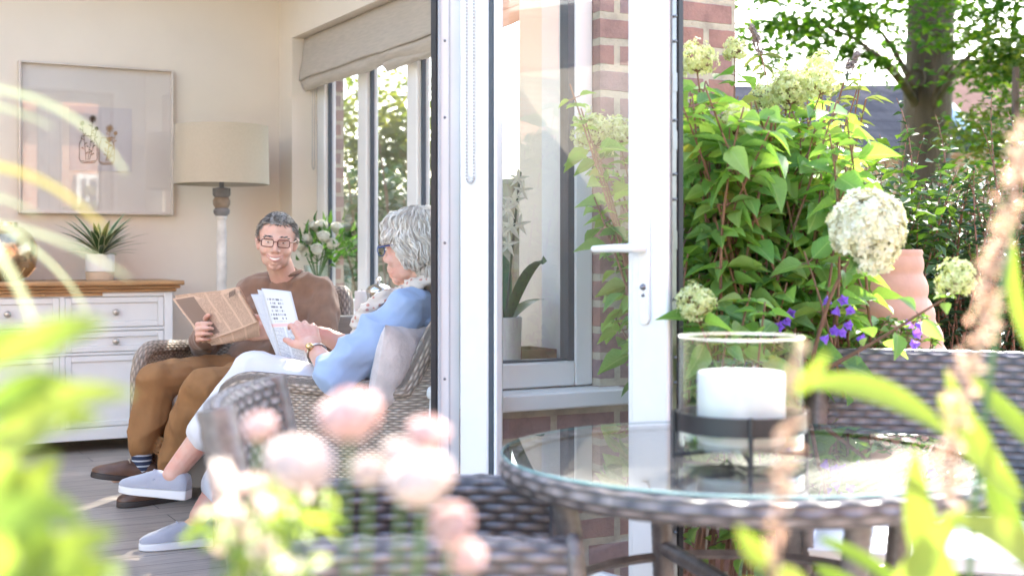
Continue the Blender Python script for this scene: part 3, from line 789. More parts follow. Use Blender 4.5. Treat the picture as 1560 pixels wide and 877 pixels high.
wc = thing('white_candle','slim white candle beside the chrome coffee pot','candle',(2.37,cw.y,.8265))
mb=MB().lathe([(.033,.8265),(.034,.83),(.034,.925),(.031,.929),(.006,.924),(.001,.924)],24,(2.37,cw.y,0)); mb.build('wax',M('wax',(.80,.74,.70),.5,.02,5,sss=.2),wc)
MB().tube([(2.37,cw.y,.9245),(2.371,cw.y,.938)],.0012,6).build('wick',BLACK,wc)
gt = P(533,495,5.75)
gtb = thing('side_table','grey metal cube side table between the armchair and window','side table',(gt.x,gt.y,FL))
GM = M('brushed_grey',(.33,.32,.31),.35,.08,12,.1,90,metal=.6,stretch=(1,1,8))
Mg = Matrix.Translation((gt.x,gt.y,0))@Matrix.Rotation(-.25,4,'Z')
b_=MB().box((-.10,-.10,.70),(.10,.10,.84),M=Mg); b_.build('box',GM,gtb,bevel=.004,fix=True)
for sx in (-1,1):
    for sy in (-1,1): MB().box((sx*.075-.012,sy*.075-.012,FL),(sx*.075+.012,sy*.075+.012,.6995),M=Mg).build('leg',GM,gtb,smooth=False)

# --- orchid and wooden tray on the front window board
ob = Vector((1.965,3.69,.703))
tray = thing('wooden_tray','shallow brown wooden box on the front window board','tray',ob)
TR = M('walnut',(.28,.15,.08),.5,.3,6,.1,40,stretch=(1,8,8)); mb=MB()
mb.box((1.80,3.625,.7035),(2.12,3.79,.715)).box((1.80,3.625,.7155),(1.81,3.79,.805)).box((2.11,3.625,.7155),(2.12,3.79,.805)).box((1.81,3.625,.7155),(2.11,3.635,.805)).box((1.81,3.78,.7155),(2.11,3.79,.805))
mb.build('box',TR,tray,smooth=False); 
op = P(770,528,4.10); ox,oy,oz = op.x,op.y,.7155
orch = thing('orchid','white orchid in tall white pot behind the front window','orchid',(ox,oy,oz))
mb=MB().lathe([(.042,oz),(.045,oz+.005),(.052,oz+.195),(.049,oz+.197),(.045,oz+.17),(.001,oz+.165)],26,(ox,oy,0)); mb.build('pot',M('white_pot',(.80,.80,.80),.3,.02,5),orch)
GO=leafmat('orchid_leaf',[(.03,.09,.03),(.05,.13,.05)],.15,.35); mb=MB(); it=[]
for a,l,zz in ((.3,.24,.9),(2.2,.22,1.6),(3.5,.20,1.2),(5.0,.24,2.4),(1.2,.2,3.0)):
    o=Vector((math.cos(a),math.sin(a),0)); p0=Vector((ox,oy,oz+.17)); ribbon(mb,bez(p0,p0+(o*.4+Vector((0,0,zz*.4)))*l,p0+(o*.75+Vector((0,0,zz*.35)))*l,9),lambda t:.028*math.sin(math.pi*min(1,t*.9+.1))**.6,(0,0,1) if zz<2 else o)
mb.build('foliage',GO,orch)
stm=bez((ox,oy,oz+.17),(ox+.02,oy-.01,oz+.45),P(793,262,4.08),14); mb=MB().tube(stm,.004,6); mb.build('stem',M('orchid_stem',(.03,.05,.03),.6,.1,9),orch)
for (px,py,s_) in ((790,272,.032),(783,306,.038),(772,318,.036),(779,345,.042),(765,352,.04),(792,342,.034),(797,290,.03),(774,372,.036)):
    c=P(px,py,4.08+rr.uniform(-.03,.03)); b_=MB(); ax=Vector((-.5,-.8,.1)).normalized(); s1=ax.orthogonal().normalized(); it=[]
    for k in range(5): 
        q=Matrix.Rotation(2*math.pi*k/5+rr.uniform(0,.3),3,ax)@s1; it.append((c,q+ax*.25,ax,s_*1.1,s_*(.42 if k%2 else .33)))
    leaves(b_,it,'ovate'); b_.build('flower',WHITE_R,orch)
# ================================================================ wicker
def weave_h(u,v,p,h):
    row=np.floor(v/h); fr=v/h-row; s=np.cos(np.pi*(u/p+row)); prof=1-np.abs(2*fr-1)**2.5
    return prof*(.30+.70*(.5+.5*s))
def weave_grid(mb,Pn,U,V,p,h,amp,flip=False,m=0,closed=False):
    """push a surface out into real plaited strands"""
    a=np.gradient(Pn,axis=0); b=np.gradient(Pn,axis=1); n=np.cross(a,b); l=np.linalg.norm(n,axis=2,keepdims=True); l[l<1e-9]=1; n=n/l
    if flip: n=-n
    Q=Pn+n*(weave_h(U,V,p,h)[...,None]*amp)
    nu,nv=U.shape; vs=Q.reshape(-1,3); uv=np.stack([U,V],-1).reshape(-1,2); fs=[]
    for i in range(nu-1):
        for j in range(nv-1):
            q=(i*nv+j,(i+1)*nv+j,(i+1)*nv+j+1,i*nv+j+1); fs.append(q if not flip else q[::-1])
    mb.add(vs,fs,uv,m=m)
def rloop(w,h,r,step=.0045):
    """outline of a rounded rectangle (x across, y up), open at the bottom middle"""
    pts=[]; 
    def seg(a,b):
        n=max(2,int(math.hypot(b[0]-a[0],b[1]-a[1])/step)); return [(a[0]+(b[0]-a[0])*i/n,a[1]+(b[1]-a[1])*i/n) for i in range(n)]
    def arc(cx,cy,a0,a1):
        n=max(4,int(r*abs(rad(a1-a0))/step)); return [(cx+r*math.cos(rad(a0+(a1-a0)*i/n)),cy+r*math.sin(rad(a0+(a1-a0)*i/n))) for i in range(n)]
    x=w/2
    pts+=seg((-x,0),(-x,h-r)); pts+=arc(-x+r,h-r,180,90); pts+=seg((-x+r,h),(x-r,h)); pts+=arc(x-r,h-r,90,0); pts+=seg((x,h-r),(x,0)); pts.append((x,0))
    L=[0]
    for i in range(1,len(pts)): L.append(L[-1]+math.hypot(pts[i][0]-pts[i-1][0],pts[i][1]-pts[i-1][1]))
    return np.array(pts),np.array(L)
def wrapped(mb,pts,r,pitch=.014,n=10,amp=.0016,m=0):
    """tube bound with cane: rings of a little relief"""
    pts=[Vector(p) for p in pts]; q=[]; L=0
    for i in range(len(pts)-1):
        d=(pts[i+1]-pts[i]).length; k=max(1,int(d/(pitch/3)))
        q+=[pts[i].lerp(pts[i+1],j/k) for j in range(k)]
    q.append(pts[-1]); rs=[]; 
    for i,p in enumerate(q):
        if i: L+=(p-q[i-1]).length
        rs.append(r+amp*abs(math.sin(math.pi*L/pitch))**.5)
    mb.tube(q,rs,n,uvs=True,m=m)
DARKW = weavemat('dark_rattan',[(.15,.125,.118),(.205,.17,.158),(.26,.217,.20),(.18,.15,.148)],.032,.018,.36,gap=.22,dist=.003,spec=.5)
DARKT = M('dark_rattan_wrap',(.155,.128,.115),.36,.35,30,.2,80)
CUSH = M('white_canvas',(.80,.80,.80),.9,.04,10,.15,200,sheen=.1)
def dark_chair(lbl):
    root=thing('rattan_chair',lbl,'garden chair',(0,0,0),'dark rattan garden chairs')
    # back: slab swept across x; local front = +y
    prof,L=rloop(.052,.50,.022); nx=96
    xs_=np.linspace(-.285,.285,nx); Pn=np.zeros((nx,len(prof),3))
    for i,x in enumerate(xs_):
        zz=.36+prof[:,1]; cur=-.035*(1-(x/.285)**2)
        Pn[i,:,0]=x*(1-.06*(zz-.36)/.5); Pn[i,:,1]=-.27-.20*(zz-.36)+cur-prof[:,0]; Pn[i,:,2]=zz
    U,V=np.meshgrid(xs_,L,indexing='ij'); b=MB(); weave_grid(b,Pn,U,V,.032,.018,.005)
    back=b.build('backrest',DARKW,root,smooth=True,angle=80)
    b=MB()
    for e in (0,-1):
        b=MB(); P0=Pn[e]; wrapped(b,[tuple((P0[j]+P0[len(P0)-1-j])/2) for j in range(0,len(P0)//2,3)],.030,.022,amp=.004)
        b.build('edge_wrap',DARKT,back)
    # arms
    prof,L=rloop(.058,.29,.024); ny=100; ysv=np.linspace(-.30,.215,ny)
    for sx in (-1,1):
        Pn=np.zeros((ny,len(prof),3))
        for i,y in enumerate(ysv):
            Pn[i,:,0]=sx*.295+prof[:,0]; Pn[i,:,1]=y; Pn[i,:,2]=.36+prof[:,1]-.012*((y-.0)/.3)**2
        U,V=np.meshgrid(ysv,L,indexing='ij'); b=MB(); weave_grid(b,Pn,U,V,.032,.018,.005,flip=True)
        arm=b.build('arm',DARKW,root,angle=80)
        b=MB(); P0=Pn[-1]; wrapped(b,[tuple(q) for q in P0[::4]],.012,.012,amp=.002)
        b.add([tuple(q) for q in P0[::2]],[tuple(range(len(P0[::2])))]); b.build('arm_end',DARKT,arm,fix=True)
    # seat and apron
    b=MB().box((-.264,-.26,.375),(.264,.19,.405)); b.build('seat',DARKT,root,bevel=.008)
    prof,L=rloop(.04,.13,.018); xv=np.linspace(-.264,.264,80); Pn=np.zeros((80,len(prof),3))
    for i,x in enumerate(xv): Pn[i,:,0]=x; Pn[i,:,1]=.20-prof[:,0]; Pn[i,:,2]=.28+prof[:,1]
    U,V=np.meshgrid(xv,L,indexing='ij'); b=MB(); weave_grid(b,Pn,U,V,.032,.018,.004); b.build('apron',DARKW,root,angle=80)
    for sx in (-1,1):
        for y in (-.25,.19): 
            b=MB(); wrapped(b,[(sx*.292,y,.01),(sx*.292,y,.37)],.021,.016); b.build('leg',DARKT,root)
    return root
def place(o,r,d,fr,fd,z=0):
    p=W(r,d,z); f=D(fr,fd); o.location=p; o.rotation_euler=(0,0,math.atan2(-f.x,f.y))
ch1=dark_chair('dark rattan chair seen side on behind the pink roses')
ch2=copy_tree(ch1); ch2['label']='dark rattan chair with white seat pad in front of the terracotta pot'

place(ch1,-.12,2.42,1,.02)
place(ch2,.975,3.06,-.28,-.96)

# seat pad
pad=thing('seat_cushion','white canvas seat pad on the dark rattan chair','cushion',ch2.location+Vector((0,0,.406)))
b=MB(); Mp=Matrix.Rotation(ch2.rotation_euler.z,4,'Z'); n=24
for s_,zz in ((1,.07),(-1,.0)):
    G=[]
    for i in range(n+1):
        row=[]
        for j in range(n+1):
            x=-.262+.524*i/n; y=-.22+.45*j/n; e=min(i,n-i,6)/6; e2=min(j,n-j,6)/6; puff=(1-(1-e)**2.5)*(1-(1-e2)**2.5)
            z=.035+s_*(.012+.028*puff)+.003*noise.noise(Vector((x*9,y*9,s_)))
            row.append(Mp@Vector((x,y,z)))
        G.append(row)
    b.grid(G)
G=[]
def rim(z):
    q=[]
    for i in range(n): q.append((-.262+.524*i/n,-.22,z))
    for j in range(n): q.append((.262,-.22+.45*j/n,z))
    for i in range(n): q.append((.262-.524*i/n,.23,z))
    for j in range(n): q.append((-.262,.23-.45*j/n,z))
    return [Mp@Vector(p) for p in q]
rt,rb=rim(.047),rim(.023); b.grid([[rb[i],rt[i]] for i in range(len(rt))],cu=True)
b.build('pad',CUSH,pad,world=False,fix=True); b=MB().tube(rt,.005,6,closed=True); b.build('piping',CUSH,pad,world=False)

# --- round glass-topped table
tr,td=.428,2.42; T=W(tr,td,0); TZ=.738; RT=.448
tab=thing('round_table','round rattan garden table with clear glass top','table',(T.x,T.y,0))
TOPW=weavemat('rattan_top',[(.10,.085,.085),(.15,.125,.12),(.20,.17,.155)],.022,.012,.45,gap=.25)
b=MB(); n=90; k=30; Pn=np.zeros((n+1,k+1,3))
# woven disc (flat weave in uv) and rim (real strands)
G=[];UV=[]
for i in range(65):
    a=2*math.pi*i/64; G.append([(T.x+q*math.cos(a),T.y+q*math.sin(a),TZ-.010) for q in (.0001,.12,.24,.34,RT-.03)]); UV.append([(q*math.cos(a),q*math.sin(a)) for q in (.0001,.12,.24,.34,RT-.03)])
b.grid(G,UV); b.build('woven_top',TOPW,tab,angle=80,fix=True)
nu=300; pr=[]; 
for a in range(100,-100,-8): pr.append((RT-.020+.024*math.cos(rad(a)),TZ-.022+.024*math.sin(rad(a))))
pr=[(RT-.032,TZ-.003)]+pr+[(RT-.032,TZ-.05)]
Lp=[0]
for i in range(1,len(pr)): Lp.append(Lp[-1]+math.hypot(pr[i][0]-pr[i-1][0],pr[i][1]-pr[i-1][1]))
ang=np.linspace(0,2*math.pi,nu*3); Pn=np.zeros((len(ang),len(pr),3))
for j,(r_,z_) in enumerate(pr): Pn[:,j,0]=T.x+r_*np.cos(ang); Pn[:,j,1]=T.y+r_*np.sin(ang); Pn[:,j,2]=z_
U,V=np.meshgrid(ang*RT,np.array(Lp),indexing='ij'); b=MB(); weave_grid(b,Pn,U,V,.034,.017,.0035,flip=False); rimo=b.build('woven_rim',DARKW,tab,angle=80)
TGL=glassmat('table_glass',(.975,.99,.985),.07,3.6)
b=MB(); m_=96; vs=[(T.x+(RT-.002)*math.cos(2*math.pi*i/m_),T.y+(RT-.002)*math.sin(2*math.pi*i/m_),TZ+.008) for i in range(m_)]; b.add(vs,[tuple(range(m_))]); b.build('glass_top',TGL,tab,smooth=False)
b=MB().lathe([(RT-.0018,TZ+.003),(RT+.0005,TZ+.004),(RT+.0005,TZ+.007),(RT-.0018,TZ+.008)],96,(T.x,T.y,0),cap=False); b.build('glass_edge',M('glass_edge',(.20,.34,.31),.1,.05,20),tab)
for a in (200,110,20,290):
    aw=rad(a)-ALPHA; o=Vector((math.cos(aw),math.sin(aw),0)); b=MB()
    wrapped(b,bez(T+o*.36+Vector((0,0,TZ-.045)),T+o*.30+Vector((0,0,.38)),T+o*.35+Vector((0,0,.01)),10),.021,.016,12); b.build('leg',DARKT,tab)
b=MB()
for a in (200,110,20,290):
    aw=rad(a)-ALPHA; o=Vector((math.cos(aw),math.sin(aw),0)); wrapped(b,[T+o*.335+Vector((0,0,.50)),T+o*.02+Vector((0,0,.485))],.015,.013)
b.build('brace',DARKT,tab)
b=MB().lathe([(.335,.47),(.345,.48),(.335,.49),(.325,.48),(.335,.47)],48,(T.x,T.y,0)); b.build('brace_ring',DARKT,tab)

# --- hurricane lantern and candle
hr,hd=.408,2.34; H=P(1129,690,hd); hx,hy=H.x,H.y; hz0=TZ+.0085
lan_=thing('hurricane_lantern','glass cylinder candle lantern in black metal ring on the table','lantern',(hx,hy,hz0))
RG=.110
HG=glassmat('hurricane_glass',(.965,.985,.975),.05,3.0)
b=MB().lathe([(RG,hz0+.022),(RG,hz0+.213)],56,(hx,hy,0),cap=False); b.v and None
b.f=[f for f in b.f if len(f)==4]; b.mi=[0]*len(b.f); b.build('cylinder',HG,lan_)
b=MB().lathe([(RG-.003,hz0+.2131),(RG+.0012,hz0+.214),(RG+.0012,hz0+.2165),(RG-.003,hz0+.2165),(RG-.003,hz0+.2131)],56,(hx,hy,0)); b.f=[f for f in b.f if len(f)==4]; b.mi=[0]*len(b.f)
b.build('glass_rim',glassmat('rim_glass',(.95,.98,.97),.55,1.5,.35),lan_)
b=MB().lathe([(.001,hz0+.0225),(RG-.002,hz0+.0225),(RG-.002,hz0+.0265),(.001,hz0+.0265)],48,(hx,hy,0)); b.build('glass_floor',HG,lan_)
BM=M('black_metal',(.02,.02,.022),.4,.15,20)
b=MB().lathe([(RG+.002,hz0+.050),(RG+.005,hz0+.050),(RG+.005,hz0+.083),(RG+.002,hz0+.083),(RG+.002,hz0+.050)],64,(hx,hy,0)); b.f=[f for f in b.f if len(f)==4]; b.mi=[0]*len(b.f)
ring=b.build('ring',BM,lan_)
for a in (-92,178,3,90):
    aw=rad(a)-ALPHA; o=Vector((math.cos(aw),math.sin(aw),0))*(RG+.009); b=MB(); b.tube([(hx+o.x,hy+o.y,hz0),(hx+o.x,hy+o.y,hz0+.085)],.0042,8); b.tube([(hx+o.x,hy+o.y,hz0+.004),(hx+o.x*.1,hy+o.y*.1,hz0+.016)],.0035,6); b.build('leg',BM,lan_)
cz=hz0+.0268; rc=.0775
can=thing('pillar_candle','thick white three wick candle inside the glass lantern','candle',(hx,hy,cz))
WAX=M('candle_wax',(.74,.72,.68),.55,.10,11,.1,60,sss=.25)
b=MB(); prof=[(.001,cz),(rc-.003,cz),(rc,cz+.004),(rc,cz+.120),(rc-.002,cz+.126),(rc-.009,cz+.127),(rc-.02,cz+.122),(.001,cz+.120)]; b.lathe(prof,48,(hx,hy,0)); b.build('wax',WAX,can)
for a in (30,150,270):
    aw=rad(a)-ALPHA; b=MB().tube([(hx+.03*math.cos(aw),hy+.03*math.sin(aw),cz+.119),(hx+.03*math.cos(aw)+.001,hy+.03*math.sin(aw),cz+.134)],[.0022,.0016],6); b.build('wick',WAX,can)

# ================================================================ wicker armchairs indoors
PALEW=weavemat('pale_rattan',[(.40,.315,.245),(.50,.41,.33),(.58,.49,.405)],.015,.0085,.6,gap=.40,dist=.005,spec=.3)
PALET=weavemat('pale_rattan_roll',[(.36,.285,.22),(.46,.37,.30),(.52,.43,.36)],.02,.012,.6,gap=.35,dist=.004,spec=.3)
PADM=M('oatmeal_seat',(.66,.60,.53),.95,.06,20,.2,200,sheen=.15)
def armchair(lbl):
    root=thing('wicker_armchair',lbl,'armchair',(0,0,0),'pale wicker armchairs')
    # plan of the tub: front left arm, round the back, front right arm (local front=+y)
    plan=[(-.315,.36)]; 
    for y in np.linspace(.30,-.25,10): plan.append((-.315,y))
    for a in np.linspace(180,360,40)[1:-1]: ca,sa=math.cos(rad(a)),math.sin(rad(a)); plan.append((.315*math.copysign(abs(ca)**.55,ca),-.25-.12*abs(sa)**.55))
    for y in np.linspace(-.25,.36,11): plan.append((.315,y))
    plan=np.array(plan); S=[0]
    for i in range(1,len(plan)): S.append(S[-1]+math.hypot(*(plan[i]-plan[i-1])))
    S=np.array(S); tot=S[-1]
    # resample
    ns=170; s=np.linspace(0,tot,ns); X=np.interp(s,S,plan[:,0]); Y=np.interp(s,S,plan[:,1])
    k=np.clip((np.minimum(s,tot-s)-.665)/.075,0,1); k=k*k*(3-2*k); front=np.clip(np.minimum(s,tot-s)/.12,0,1)
    H_=.60+.025*(1-k)*np.clip(np.minimum(s,tot-s)/.45,0,1)*-1+.20*k-.05*(1-front)**2
    nx=np.gradient(Y,s); ny=-np.gradient(X,s); l=np.hypot(nx,ny); nx/=l; ny/=l          # left-hand normal
    cx,cy=0,.05; sg=np.sign(nx*(X-cx)+ny*(Y-cy)); nx*=sg; ny*=sg
    b=MB(); nt_=40
    for out,fl in ((.022,False),(-.022,True)):
        Pn=np.zeros((ns,nt_,3)); U=np.zeros((ns,nt_)); V=np.zeros((ns,nt_))
        for j in range(nt_):
            t=j/(nt_-1); z=.05+(H_-.05)*t; lean=(.05*(z-.05)/.6)+k*.05*np.clip((z-.35)/.5,0,1)
            Pn[:,j,0]=X+nx*(out+lean); Pn[:,j,1]=Y+ny*(out+lean); Pn[:,j,2]=z; U[:,j]=s; V[:,j]=z
        b.grid(Pn.tolist(),np.stack([U,V],-1).tolist())
        top=Pn
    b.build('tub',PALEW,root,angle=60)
    lean=.05*(H_-.05)/.6+k*.05*np.clip((H_-.35)/.5,0,1)
    roll=[(X[i]+nx[i]*lean[i],Y[i]+ny[i]*lean[i],H_[i]) for i in range(ns)]
    rf=[(roll[0][0],roll[0][1]+.012,.05),(roll[0][0],roll[0][1]+.015,.35),(roll[0][0],roll[0][1]+.012,H_[0]-.05)]
    re=[(roll[-1][0],roll[-1][1]+.012,H_[-1]-.05),(roll[-1][0],roll[-1][1]+.015,.35),(roll[-1][0],roll[-1][1]+.012,.05)]
    b=MB().tube(rf+roll[1:-1]+re,.034,12,uvs=True); b.build('rolled_edge',PALET,root)
    b=MB().box((-.29,.30,.06),(.29,.335,.30)); b.build('apron',PALEW,root,smooth=False)
    b=MB(); n=14; G=[]
    b.box((-.285,-.24,.30),(.285,.345,.36)); b.build('seat_frame',PALET,root,smooth=False)
    b=MB().box((-.275,-.22,.361),(.275,.36,.455)); b.build('seat_cushion',PADM,root,bevel=.03)
    for sx in (-1,1):
        for y in (-.22,.33): MB().tube([(sx*.27,y,0),(sx*.27,y,.06)],[.018,.022],10).build('leg',OAK,root)
    return root
ac1=armchair('pale wicker armchair with the man in it, beside the sideboard')
ac2=copy_tree(ac1); ac2['label']='pale wicker armchair with the woman in it, nearest the doorway'
place(ac1,-1.09,5.46,-.22,-.975,FL); ac1.scale=(.86,1,1)
place(ac2,-.53,4.41,-.97,.24,FL); ac2.scale=(.9,.87,.965)

# --- cushion behind the woman's back
sc_=thing('scatter_cushion','pale pink crushed velvet cushion behind the woman','cushion',P(612,560,4.10))
b=MB(); n=30
c0=Vector((0,0,0)); ax_=D(.50,.87).normalized(); ax=Vector((ax_.x,ax_.y,.0)).normalized(); upv=Vector((D(.30,.05).x,D(.30,.05).y,1)).normalized(); nrm=ax.cross(upv).normalized(); upv=nrm.cross(ax).normalized()
for s_ in (1,-1):
    G=[]
    for i in range(n+1):
        row=[]
        for j in range(n+1):
            u=-1+2*i/n; v=-1+2*j/n; puff=((1-abs(u)**2.6)*(1-abs(v)**2.6))**.55
            pin=1-.10*(abs(u)**2*(1-abs(v)))-.0; w=.135
            x=u*w*(1-.07*(1-v*v)); y=v*.145*(1-.07*(1-u*u))
            q=ax*x+upv*y+nrm*(s_*(.065*puff+.006*noise.noise(Vector((u*5,v*2.5,s_)))*(puff)))
            row.append(q)
        G.append(row)
    b.grid(G)
b.build('cover',M('crushed_velvet',(.52,.45,.42),.8,.16,18,.9,26,sheen=.5,dist=.01),sc_,world=False,fix=True)
# ================================================================ people
def skinmat(name,c,blotch=.18):
    m,nt,b=newmat(name); v=coords(nt); f=noise_(nt,v,14,4); f2=noise_(nt,v,60,4)
    c1=mixc(nt,ramp(nt,f,[(.35,0),(.65,1)]),c,(c[0]*1.02,c[1]*(1-blotch),c[2]*(1-blotch*1.1)))
    c2=mixc(nt,.25,c1,mixc(nt,f2,(.75,.7,.68),(1.2,1.2,1.2)),'MULTIPLY')
    nt.links.new(c2,b.inputs['Base Color']); b.inputs['Roughness'].default_value=.48; b.inputs['Specular IOR Level'].default_value=.4
    b.inputs['Subsurface Weight'].default_value=.12; b.inputs['Subsurface Radius'].default_value=(1,.35,.2); b.inputs['Subsurface Scale'].default_value=.006
    bump(nt,b,f2,.12,.002); return m
SKM=skinmat('skin_man',(.66,.42,.33),.10); SKW=skinmat('skin_woman',(.60,.37,.29),.22)
LIP=M('lip',(.54,.27,.225),.4,.1,20); TEETH=M('tooth_enamel',(.82,.80,.74),.25,.03,30); EYEW=M('eye_white',(.75,.73,.70),.2,.03,9); IRIS=M('iris',(.05,.04,.035),.15,.1,9)
def hairmat(name,cols,rough=.5):
    m,nt,b=newmat(name); g=nt.nodes.new('ShaderNodeNewGeometry'); c=ramp(nt,g.outputs['Random Per Island'],[(i/(len(cols)-1),x) for i,x in enumerate(cols)])
    nt.links.new(c,b.inputs['Base Color']); b.inputs['Roughness'].default_value=rough; b.inputs['Specular IOR Level'].default_value=.4; return m
HAIRM=hairmat('hair_dark_grey',[(.05,.042,.037),(.09,.078,.068),(.16,.145,.13),(.34,.32,.30)])
HAIRW=hairmat('hair_silver',[(.38,.325,.26),(.52,.46,.385),(.62,.565,.49),(.70,.66,.59)],.6)
def hand(mb,w,d,nrm,thumb=1,curl=(.5,.7,.5),sz=1.0,spread=.06,tcurl=.3,tout=.75):
    """palm of tapered metacarpals, four unequal bent fingers, a thumb from the side of the palm"""
    w=Vector(w); d=Vector(d).normalized(); nrm=Vector(nrm); nrm=(nrm-d*nrm.dot(d)).normalized(); lat=d.cross(nrm).normalized()*thumb
    mb.cap(w-d*.03*sz,.025*sz,w+d*.012*sz,.026*sz)
    kn=[]
    for i in range(4):
        off=(.030-.0195*i)*sz; k=w+d*(.088-.004*abs(i-1)-(.008 if i==3 else 0))*sz+lat*off
        mb.cap(w+lat*off*.55+d*.012*sz,.0165*sz,k,.0122*sz); kn.append((k,off))
        mb.ell(k-nrm*.003*sz,(.0118*sz,)*3,n=10)
    mb.cap(w+d*.03*sz+lat*.012*sz+nrm*.008*sz,.018*sz,w+d*.06*sz-lat*.012*sz+nrm*.004*sz,.016*sz)
    for i,(k,off) in enumerate(kn):
        L=(.073,.081,.075,.058)[i]*sz; fd=(d+lat*spread*(1.5-i)).normalized(); ax=fd.cross(nrm).normalized(); p=k; r=(.0094,.0097,.0093,.0082)[i]*sz
        for j,(fr,c_) in enumerate(zip((.47,.30,.23),curl)):
            cc=c_*(1+.08*(i-1)); fd=(fd*math.cos(cc)+ (ax.cross(fd)*-1 if False else nrm_perp(fd,ax))*math.sin(cc)).normalized(); q=p+fd*L*fr
            mb.cap(p,r,q,r*.90); r*=.90; p=q
    b0=w+d*.022*sz+lat*.024*sz+nrm*.006*sz; td=(d*.55+lat*tout+nrm*tcurl).normalized(); b1=b0+td*.042*sz; td2=(d*.85+lat*.15+nrm*(tcurl+.15)).normalized(); b2=b1+td2*.034*sz
    mb.cap(b0,.0165*sz,b1,.0118*sz); mb.cap(b1,.0115*sz,b2,.0105*sz); b3=b2+(td2+nrm*.15).normalized()*.026*sz; mb.cap(b2,.0105*sz,b3,.0085*sz)
def nrm_perp(fd,ax):
    v=ax.cross(fd); return -v if False else v
class Head:
    def __init__(s,c,f,roll=0,up=None):
        s.c=Vector(c); s.f=Vector(f).normalized(); u=Vector(up or (0,0,1)); s.u=(u-s.f*u.dot(s.f)).normalized(); s.a=s.f.cross(s.u).normalized()
        q=Matrix.Rotation(roll,3,s.f); s.u=q@s.u; s.a=q@s.a
    def __call__(s,x,y,z): return s.c+s.a*x+s.f*y+s.u*z
    def ell(s,mb,c,r,n=18): mb.ell(s(*c),r,(s.a,s.f,s.u),n)
def head_shapes(mb,h,wd=1.0,smile=1):
    h.ell(mb,(0,-.018,.032),(.0735*wd,.094,.086),24)
    h.ell(mb,(0,.022,-.016),(.0665*wd,.068,.088),22)
    h.ell(mb,(0,.028,-.060),(.0560*wd,.058,.054)); h.ell(mb,(0,.062,-.099),(.027,.022,.018))
    for s in (-1,1):
        h.ell(mb,(s*.039*wd,.058,-.034),(.023,.022,.022)); h.ell(mb,(s*.030,.078,.020),(.027,.012,.009)); h.ell(mb,(s*.040*wd,.016,-.062),(.017,.038,.036))
        mb.cap(h(s*.071*wd,-.004,-.034),.007,h(s*.0765*wd,-.018,.012),.0105); mb.cap(h(s*.073*wd,-.008,-.024),.009,h(s*.079*wd,-.017,.006),.010)
        h.ell(mb,(s*.0125,.093,-.033),(.0085,.010,.008))
        h.ell(mb,(s*.030,.073,.002),(.015,.012,.010)) # lids over the eyes
    mb.cap(h(0,.085,.012),.008,h(0,.104,-.026),.0115); h.ell(mb,(0,.103,-.030),(.0115,.011,.010))
    h.ell(mb,(0,.080,-.062),(.034,.016,.022)); h.ell(mb,(0,.082,-.084),(.020,.012,.008))
def strands(mb,roots,flow,L,rr,seg=4,w=.0022,wav=.006,out=.0):
    """thin tapered locks laid along a flow"""
    for (p,n) in roots:
        p=Vector(p); n=Vector(n); pts=[p]; d=flow(p,n); l=L*rr.uniform(.6,1.2); ph=rr.uniform(0,6.28); amp=wav*rr.uniform(.4,1.3)
        s=d.cross(n)
        if s.length<1e-4: continue
        s.normalize()
        for k in range(1,seg+1):
            t=k/seg; d=flow(pts[-1],n); q=p.lerp(p,1); pts.append(pts[-1]+d*(l/seg)+s*math.cos(ph+t*5)*amp+n*out*t)
        k=len(pts); vs=[]; fs=[]
        for i,q in enumerate(pts):
            ww=w*(1-.75*(i/(k-1))**1.5); vs+= [q-s*ww,q+n*ww*.9,q+s*ww]
            if i: a=(i-1)*3; fs+=[(a,a+1,a+4,a+3),(a+1,a+2,a+5,a+4)]
        mb.add(vs,fs)
def surf_pts(h,c,r,cnt,rr,keep,lift=1.0):
    out=[]
    while len(out)<cnt:
        v=rdir(rng=rr); x,y,z=c[0]+v.x*r[0]*lift,c[1]+v.y*r[1]*lift,c[2]+v.z*r[2]*lift
        if keep(x,y,z):
            n=(h.a*(v.x/r[0])+h.f*(v.y/r[1])+h.u*(v.z/r[2])).normalized(); out.append((h(x,y,z),n))
    return out

# ------------------------------------------------------------------ the man
rm=random.Random(21)
man=thing('person','man in brown jumper and tan trousers smiling over a newspaper','man',W(-1.05,5.4,FL))
hm=Head(W(-.985,5.50,1.160),D(.12,-.99)+Vector((0,0,-.10)),rad(-4))
ft=D(-.30,-.954).normalized(); lt=Vector((-ft.y,ft.x,0)); ut=Vector((0,0,1))
sho_c=W(-.965,5.60,.935); hip_c=W(-1.03,5.47,.595); tu=(sho_c-hip_c).normalized()
ShR=sho_c-lt*.172; ShL=sho_c+lt*.168
ElR=W(-1.30,5.52,.725); WrR=W(-1.225,5.235,.790); ElL=W(-.775,5.40,.720); WrL=W(-.935,5.175,.800)
HipR,HipL=hip_c-lt*.09,hip_c+lt*.09
KnR=W(-1.385,5.12,.615); KnL=W(-1.165,4.955,.600); AnR=W(-1.45,5.14,.315); AnL=W(-1.37,5.17,.235)
toeR=D(-.93,-.37).normalized(); toeL=D(-.75,-.66).normalized()
b=MB(); head_shapes(b,hm,1.05)
b.cap(hm(0,-.025,-.06),.054,sho_c+Vector((0,0,.045)),.058,18)
b.ell(sho_c-tu*.06,(.165,.095,.11),(lt,ft,tu)); b.ell(sho_c-tu*.20,(.145,.10,.14),(lt,ft,tu)); b.ell(hip_c+tu*.04,(.15,.11,.12),(lt,ft,tu))
for S,E,Wr in ((ShR,ElR,WrR),(ShL,ElL,WrL)): b.chain([S,E,Wr],[.050,.038,.026])
for Hp,K,A in ((HipR,KnR,AnR),(HipL,KnL,AnL)): b.chain([Hp,K,A],[.075,.052,.036])
